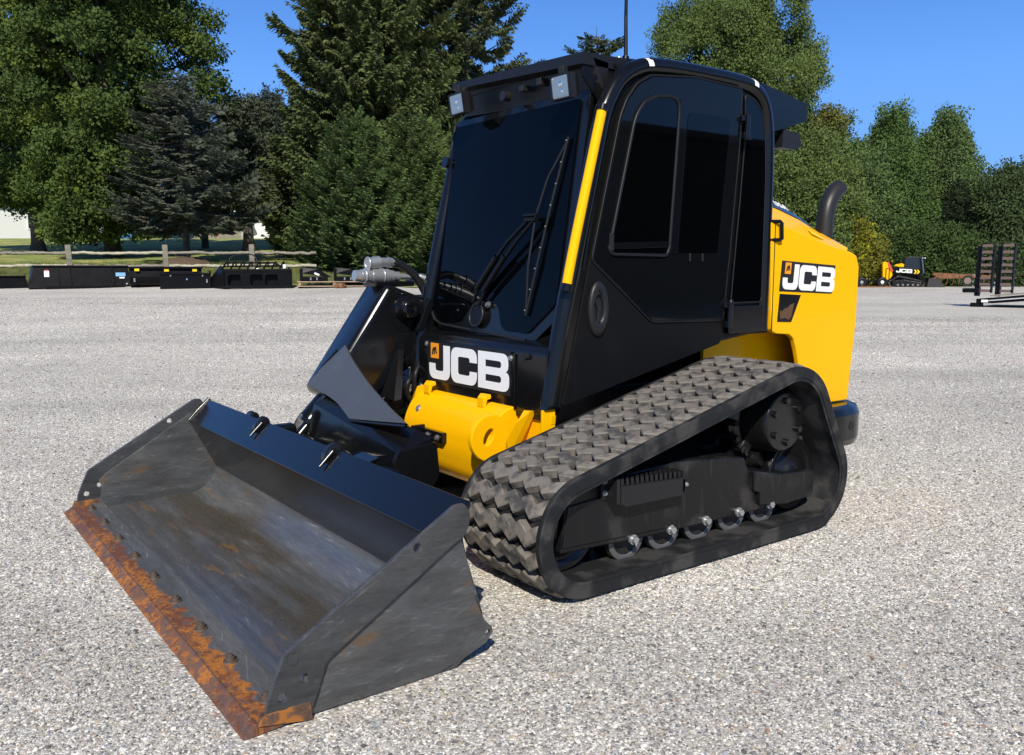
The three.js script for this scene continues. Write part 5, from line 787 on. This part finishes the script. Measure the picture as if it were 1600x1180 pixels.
{ // brown mound round the grey spruce
  const p = spot(293, 33.3), a = thing('earth_mound', 'low brown mound of needles at the foot of the grey spruce', 'mound', p); mesh('heap', new THREE.SphereGeometry(1, 24, 12, 0, 6.3, 0, 1.6).scale(1.0, 0.38, 1.0).translate(0, -0.03, 0), std(C(0.13, 0.085, 0.055), 0.95, { bumpMap: rep(speck, 3), bumpScale: 0.05 }), a);
}

// ---------------------------------------------------------------- houses and things far beyond the lawn
function house(label, u, d, w, dep, h, rise, mats, turn, windows) {
  const t = put('house', label, 'house', u, d, turn), hw = w / 2;
  mesh('wall', box(-hw, hw, -0.6, h, -dep, 0, 0.01), mats, t);
  const rf = mesh('roof', [prismX([[0.35, h + 0.003], [0.35, h + 0.15], [-dep / 2, h + rise + 0.12], [-dep - 0.35, h + 0.15], [-dep - 0.35, h + 0.003], [-dep / 2, h + rise]], -hw - 0.3, hw + 0.3, 0.01)], M.roofing, t);
  mesh('gable', prismX([[-0.01, h], [-dep / 2, h + rise], [-dep + 0.01, h]], -hw + 0.02, hw - 0.02), mats, t);
  for (const [x, y, ww, hh] of windows) { const f = mesh('window', [box(x - ww / 2 - 0.08, x + ww / 2 + 0.08, y - 0.08, y, 0.002, 0.06), box(x - ww / 2 - 0.08, x + ww / 2 + 0.08, y + hh, y + hh + 0.08, 0.002, 0.06), box(x - ww / 2 - 0.08, x - ww / 2, y, y + hh, 0.002, 0.06), box(x + ww / 2, x + ww / 2 + 0.08, y, y + hh, 0.002, 0.06)], M.white, t); mesh('pane', box(x - ww / 2, x + ww / 2, y, y + hh, 0.004, 0.02), M.pane, f); }
  return t;
}
house('white sided house behind the lawn at the left edge', 10, 66, 7, 6, 2.6, 1.6, M.siding, 0.25, [[-1.5, 0.9, 1, 1.1], [2.2, 0.9, 1, 1.1]]);
house('white sided house seen between the trunks left of the young spruces', 440, 76, 9, 7, 3.4, 2, M.siding, -0.2, [[-3, 1, 1, 1.4], [-0.8, 1, 1, 1.4], [1.8, 1, 1.1, 1.4]]);
house('low grey shed behind the board fence beyond the grey spruce', 352, 74, 4, 4, 1.7, 0.7, std(C(0.42, 0.42, 0.40), 0.8), 0.1, [[0.8, 0.6, 0.8, 0.7]]);
{
  const t = thing('board_fence', 'grey board fence across the lawn beyond the grey spruce', 'fence');
  for (let k = 0; k < 34; k++) { const p = spot(296 + k * 2.45, 69), b = mesh('fence_board', box(-0.055, 0.055, 0, 1.15 + 0.05 * ((k * 7) % 3), -0.015, 0.015, 0.004), k === 19 ? std(C(0.55, 0.25, 0.22), 0.8) : M.wood, t); b.position.set(...p); b.rotation.y = facing(p); }
  const a = spot(294, 69.1), b = spot(382, 69.1); for (const h of [0.3, 0.9]) mesh('fence_rail', rod([a[0], a[1] + h, a[2]], [b[0], b[1] + h, b[2]], 0.035, 0.035, 6), M.wood, t);
}
function car(label, u, d, turn, paint) {
  const t = put('parked_car', label, 'car', u, d, turn), w = 0.85;
  mesh('body', prismX([[-2.1, 0.3], [-2.15, 0.75], [-1.9, 0.95], [-0.9, 1.0], [0.9, 1.0], [1.9, 0.9], [2.15, 0.65], [2.1, 0.3]], -w, w, 0.06, 0.1), paint, t); mesh('cabin', prismX([[-1.5, 0.95], [-0.9, 1.42], [0.4, 1.45], [1.2, 0.97]], -w + 0.08, w - 0.08, 0.05, 0.08), M.pane, t); mesh('roof', prismX([[-0.95, 1.41], [-0.85, 1.46], [0.35, 1.48], [0.45, 1.44]], -w + 0.1, w - 0.1, 0.01), paint, t);
  for (const z of [-1.3, 1.3]) for (const s of [-1, 1]) { const wh = mesh('wheel', discX(s * w - 0.1 * s - 0.1, s * w - 0.1 * s + 0.1, 0.32, z, 0.32, 20), M.gasket, t); mesh('rim', discX(s * w - 0.11, s * w + 0.01, 0.32, z, 0.2, 16), M.zinc, wh); }
}
car('silver car parked beyond the lawn next to a blue bin', 176, 62, 0.5, std(C(0.5, 0.52, 0.55), 0.3, { metalness: 0.5 }));
{ const a = put('storage_bin', 'bright blue bin beyond the lawn right of the silver car', 'bin', 197, 61, 0.2); mesh('tub', hull([[-0.42, 0, 0.3], [0.42, 0, 0.3], [-0.42, 0, -0.3], [0.42, 0, -0.3], [-0.5, 0.55, 0.36], [0.5, 0.55, 0.36], [-0.5, 0.55, -0.36], [0.5, 0.55, -0.36]]), std(C(0.10, 0.26, 0.62), 0.45), a); mesh('lid', box(-0.52, 0.52, 0.55, 0.62, -0.38, 0.38, 0.02), std(C(0.08, 0.22, 0.55), 0.45), a); }
{ const a = put('marker_post', 'thin leaning yellow post on the lawn at the far left', 'post', 69, 52, 0.2); mesh('shaft', rod([0, -0.1, 0], [0.12, 0.9, 0], 0.05, 0.045, 10), std(C(0.45, 0.42, 0.12), 0.8), a); mesh('cap', rod([0.12, 0.9, 0], [0.125, 0.94, 0], 0.055, 0.03, 10), M.yellowLabel, a); }
{ const a = put('white_tank', 'white tank on the lawn behind the foot of the grey spruce', 'tank', 286, 58, 0.3); mesh('vessel', [rod([-0.6, 0.55, 0], [0.6, 0.55, 0], 0.4, 0.4, 20), new THREE.SphereGeometry(0.4, 16, 12).scale(0.6, 1, 1).translate(-0.6, 0.55, 0), new THREE.SphereGeometry(0.4, 16, 12).scale(0.6, 1, 1).translate(0.6, 0.55, 0)], M.white, a); for (const x of [-0.4, 0.4]) mesh('foot', box(x - 0.06, x + 0.06, 0, 0.3, -0.25, 0.25, 0.01), M.siding, a); }

// ---------------------------------------------------------------- right background: second loader, implements, trailer
{
  const t = put('small_track_loader', 'distant yellow and black tracked loader with bucket, parked before the right trees', 'track loader', 1418, 57.5, 0.12);
  // modelled with its front towards +x, seen from its arm side (+z)
  const T = [[-0.92, 0.26, 0.24], [0.72, 0.22, 0.22], [-0.60, 0.52, 0.20]], at = (a, d) => { const n = [Math.cos(a), Math.sin(a)]; let b = -9, q; for (const [x, y, r] of T) { const v = x * n[0] + y * n[1] + r; if (v > b) { b = v; q = [x + (r + d) * n[0], y + (r + d) * n[1]]; } } return q; }, lp = (d) => [...Array(120)].map((_, i) => at(i / 120 * 6.2832, d));
  for (const z of [0.5, -0.9]) {
    const s = shapeOf(lp(0)); s.holes.push(new THREE.Path(lp(-0.07).map((q) => new THREE.Vector2(...q)))); const tr = mesh('rubber_track', extrude(s, 0.4, 0.005).translate(0, 0, z), M.rubber, t);
    const lg = []; for (let i = 0; i < 44; i++) { const a = i / 44 * 6.2832, p = at(a, 0.008), q = at(a + 0.05, 0.008); lg.push(new THREE.BoxGeometry(0.045, 0.03, 0.4).rotateZ(Math.atan2(q[1] - p[1], q[0] - p[0])).translate(p[0], p[1], z + 0.2)); } for (let i = 0; i < 16; i++) lg.push(new THREE.BoxGeometry(0.045, 0.03, 0.4).rotateZ(-0.2).translate(lerp(-0.5, 0.66, i / 15), lerp(0.725, 0.45, i / 15), z + 0.2));
    mesh('tread_bars', lg, M.lug[0], tr).userData.kind = 'stuff';
  }
  mesh('track_frame', [prismZ([[-0.95, 0.1], [0.75, 0.1], [0.75, 0.3], [-0.3, 0.48], [-0.95, 0.4]], 0.55, 0.88, 0.01)], M.frame, t);
  for (let k = 0; k < 5; k++) mesh('roller', rod([-0.62 + k * 0.3, 0.15, 0.6], [-0.62 + k * 0.3, 0.15, 0.9], 0.07, 0.07, 14), M.steel, t);
  mesh('chassis', box(-1.2, 0.75, 0.3, 0.8, -0.5, 0.5, 0.03), M.satin, t);
  mesh('engine_cover', prismZ([[-1.55, 0.35], [-1.28, 0.35], [-0.98, 0.75], [-1.05, 1.1], [-1.22, 1.55], [-1.45, 1.66], [-1.62, 1.58]], -0.85, 0.88, 0.02, 0.05), M.yellow, t);
  mesh('red_panel', prismZ([[-1.32, 1.66], [-1.22, 1.62], [-0.95, 1.05], [-1.06, 0.98], [-1.25, 1.3]], 0.885, 0.91, 0.003), M.redLabel, t);
  mesh('arm_tower', prismZ([[-0.88, 1.38], [-0.85, 1.46], [-0.45, 1.55], [-0.30, 1.48], [-0.34, 1.30], [-0.6, 1.32]], 0.5, 0.86, 0.02), M.yellow, t);
  mesh('cab_shell', prismZ([[-0.30, 0.8], [-0.30, 1.88], [-0.2, 1.97], [0.72, 1.97], [0.86, 1.85], [1.02, 0.85]], -0.55, 0.45, 0.02), M.satin, t);
  mesh('side_glass', prismZ([[-0.22, 1.15], [-0.22, 1.85], [-0.1, 1.9], [0.62, 1.9], [0.74, 1.15]], 0.455, 0.462), M.pane, t); mesh('door_post', hull([[0.74, 1.95, 0.46], [0.82, 1.95, 0.46], [0.98, 0.9, 0.46], [0.9, 0.9, 0.46], [0.74, 1.95, 0.5], [0.82, 1.95, 0.5], [0.98, 0.9, 0.5], [0.9, 0.9, 0.5]]), std(C(0.08, 0.11, 0.16), 0.15), t);
  for (const x of [0.62, 0.80, 0.95]) mesh('work_lamp', box(x, x + 0.07, 1.86, 1.93, 0.3, 0.4, 0.01), M.sticker, t);
  mesh('loader_arm', prismZ([[-0.98, 1.02], [-0.92, 1.22], [-0.6, 1.33], [0.3, 1.17], [0.62, 1.02], [1.02, 0.45], [0.98, 0.2], [0.82, 0.3], [0.5, 0.75], [-0.2, 0.86]], 0.62, 0.9, 0.02), M.attach, t);
  const lg = new THREE.Group(); lg.name = 'arm_lettering'; lg.position.set(-0.78, 0.97, 0.902); lg.rotation.z = -0.06; t.add(lg);
  for (const [s, dx] of letterShapes()) mesh('letter', extrude(s, 0.006).scale(0.245, 0.245, 1).translate(dx * 0.245, 0, 0), M.sticker, lg);
  for (const dx of [0.38, 0.55]) { const c = mesh('chevron', prismZ([[0, 0], [0.1, 0], [0.2, 0.13], [0.1, 0.26], [0, 0.26], [0.1, 0.13]], 0, 0.006), M.yellowLabel, t); c.position.set(dx - 0.1, 0.87, 0.902); }
  mesh('guard_rails', [bar([[-1.75, 0.3, 0.8], [-1.75, 0.95, 0.8], [-1.55, 0.95, 0.8]], 0.03), bar([[-1.65, 0.3, 0.3], [-1.65, 0.85, 0.3]], 0.03)], M.attach, t);
  mesh('bucket', hull([[1.12, 0.02, -1.0], [1.12, 0.02, 1.0], [2.2, 0.0, -1.0], [2.2, 0.0, 1.0], [1.2, 0.60, -1.0], [1.2, 0.60, 1.0], [1.8, 0.56, 1.0], [1.8, 0.56, -1.0]]), std(C(0.05, 0.047, 0.045), 0.4, { metalness: 0.3 }), t);
  mesh('bucket_edge', hull([[2.0, -0.01, -1.02], [2.0, -0.01, 1.02], [2.36, -0.01, -1.02], [2.36, -0.01, 1.02], [2.1, 0.04, 1.02], [2.1, 0.04, -1.02]]), M.rustPlain, t);
}
{ // dark wheeled gear left of the small loader
  const lab = ['small black wheeled frame near the engine cover edge', 'black frame with white hub right behind the small loader'];
  [[1350, 56], [1377, 56]].forEach(([u, d], i) => { const a = put('wheeled_frame', lab[i], 'farm implement', u, d, 0.2); mesh('beam', box(-0.45, 0.45, 0.3, 0.5, -0.2, 0.2, 0.03), M.attach, a); for (const x of [i ? 0.05 : -0.15]) { const w = mesh('wheel', new THREE.TorusGeometry(0.22, 0.12, 10, 24).translate(x, 0.34, 0.25), M.gasket, a); mesh('hub', rod([x, 0.34, 0.22], [x, 0.34, 0.36], 0.13, 0.1, 14), i ? M.white : M.zinc, w); } mesh('base', box(-0.7, 0.6, 0, 0.08, -0.3, 0.4, 0.01), M.rustPlain, a); mesh('loop', bar([[0.3, 0.4, 0], [0.3, i ? 1.2 : 0.8, 0], [0.5, i ? 1.2 : 0.8, 0], [0.5, 0.4, 0]], 0.03), M.attach, a); });
}
{
  const t = thing('rail_fence', 'pale plank fence far behind the engine cover beside the small loader', 'fence');
  const us = [1325, 1345, 1360, 1378]; us.forEach((u) => { const p = spot(u, 63), q = mesh('fence_post', box(-0.09, 0.09, 0, 1.2, -0.09, 0.09, 0.01), M.woodPale, t); q.position.set(...p); q.rotation.y = facing(p); });
  for (let i = 0; i < 3; i++) for (const h of [0.45, 1.0]) { const a = spot(us[i], 62.9), b = spot(us[i + 1], 62.9); mesh('fence_rail', rod([a[0], a[1] + h, a[2]], [b[0], b[1] + h, b[2]], 0.07, 0.07, 6), M.woodPale, t); }
}
{
  const a = put('rusty_implement', 'long rusty farm implement with a disc wheel before the right trees', 'farm implement', 1512, 56, 0);
  mesh('beam', hull([[-2.0, 0.90, 0], [1.8, 0.75, 0], [-2.0, 0.78, 0], [1.8, 0.65, 0], [-2.0, 0.95, -0.2], [1.8, 0.75, -0.2], [-1.6, 0.55, 0.1]]), M.rustPlain, a); mesh('tongue', rod([-2.3, 0.3, 0], [-1.5, 0.8, 0], 0.07, 0.07, 8), M.rustPlain, a);
  const w = mesh('wheel', rod([0.05, 0.42, 0.1], [0.05, 0.42, 0.28], 0.36, 0.36, 24), M.rubber, a); mesh('disc', rod([0.05, 0.42, 0.2], [0.05, 0.42, 0.31], 0.25, 0.2, 20), std(C(0.22, 0.16, 0.13), 0.8), w);
  for (let k = 0; k < 9; k++) mesh('tooth', rod([-1.8 + k * 0.35, 0.75, 0.05], [-1.85 + k * 0.35, 0.15, 0.1], 0.025, 0.015, 6), M.rustPlain, a);
}
{
  const t = put('flatbed_trailer', 'black flatbed trailer cut by the right edge of the picture', 'trailer', 1620, 24.9, -0.25), H = 0.3;
  mesh('deck', hull([[-1.45, 0.12, 0.3], [-1.45, 0.24, 0.3], [4, 0.86, 0.3], [4, 0.62, 0.3], [-1.0, 0.12, 0.3], [-1.45, 0.12, -1.9], [-1.45, 0.24, -1.9], [4, 0.86, -1.9], [4, 0.62, -1.9]]), M.attach, t);
  mesh('rub_rail', hull([[-1.3, 0.16, 0.305], [-1.3, 0.19, 0.305], [4, 0.78, 0.305], [4, 0.74, 0.305], [-1.3, 0.16, 0.33], [-1.3, 0.19, 0.33], [4, 0.78, 0.33], [4, 0.74, 0.33]]), std(C(0.55, 0.56, 0.58), 0.4), t);
  mesh('deck_plank', hull([[-1.1, 0.36, 0.25], [4, 0.9, 0.25], [-1.1, 0.32, 0.25], [4, 0.86, 0.25], [-1.1, 0.36, -1.8], [4, 0.9, -1.8], [-1.1, 0.32, -1.8]]), M.wood, t);
  mesh('bumper', box(-1.86, -1.42, 0.42, 0.55, 0.0, 0.3, 0.02), M.attach, t); mesh('tail_foot', box(-1.62, -1.3, 0.0, 0.12, 0.1, 0.3, 0.02), M.attach, t);
  for (const [x, y] of [[-1.60, 0.95], [-1.62, 0.75], [-1.62, 0.62], [-1.62, 0.55], [-1.03, 0.72], [-1.03, 0.6]]) mesh('pin', rod([x, y - 0.025, 0.15], [x, y + 0.025, 0.15], 0.022, 0.022, 8), M.zinc, t);
  mesh('tail_lamp', box(-1.3, -1.12, 0.14, 0.22, 0.32, 0.35, 0.01), M.sticker, t);
  for (const x of [1.2, 2.2]) { const w = mesh('wheel', rod([x, 0.36, -0.05], [x, 0.36, 0.25], 0.36, 0.36, 24), M.gasket, t); mesh('rim', rod([x, 0.36, 0.2], [x, 0.36, 0.26], 0.2, 0.2, 16), M.zinc, w); }
  for (const x0 of [-1.29, -0.73]) { // ramps stand upright, hinged to the trailer's tail
    const r = new THREE.Group(); r.name = 'loading_ramp'; r.position.set(x0, 0.42, 0.1); r.rotation.x = -0.04; t.add(r);
    for (const x of [-0.18, 0.15]) mesh('ramp_side', box(x, x + 0.03, 0, 1.44, -0.1, 0.06, 0.008), M.attach, r);
    for (let k = 0; k < 8; k++) mesh('ramp_rung', hull([[-0.155, 0.02 + k * 0.19, 0.05], [0.155, 0.02 + k * 0.19, 0.05], [-0.155, 0.10 + k * 0.19, 0.03], [0.155, 0.10 + k * 0.19, 0.03], [-0.155, 0.04 + k * 0.19, -0.08], [0.155, 0.04 + k * 0.19, -0.08]]), M.rampRust, r);
    mesh('ramp_leg', box(-0.29, -0.20, -0.1, 1.38, -0.25, 0.02, 0.01), M.attach, r);
  }
}
// the long dark barn behind the photographer that shows in the side windows
{
  const t = thing('barn', 'long dark barn behind the photographer, mirrored in the side windows', 'barn', [15.5, 0, -19]);
  mesh('wall', box(0, 9, -0.3, 4.75, -16, 10, 0.01), std(C(0.05, 0.045, 0.04), 0.85, { bumpMap: rep(speck, 1), bumpScale: 0.02 }), t);
  mesh('roof', prismZ([[-0.5, 4.755], [-0.5, 4.95], [4.5, 6.0], [9.5, 4.95], [9.5, 4.755], [4.5, 5.8]], -16.5, 10.5, 0.01), M.roofing, t);
}
renderer.render(scene, camera);
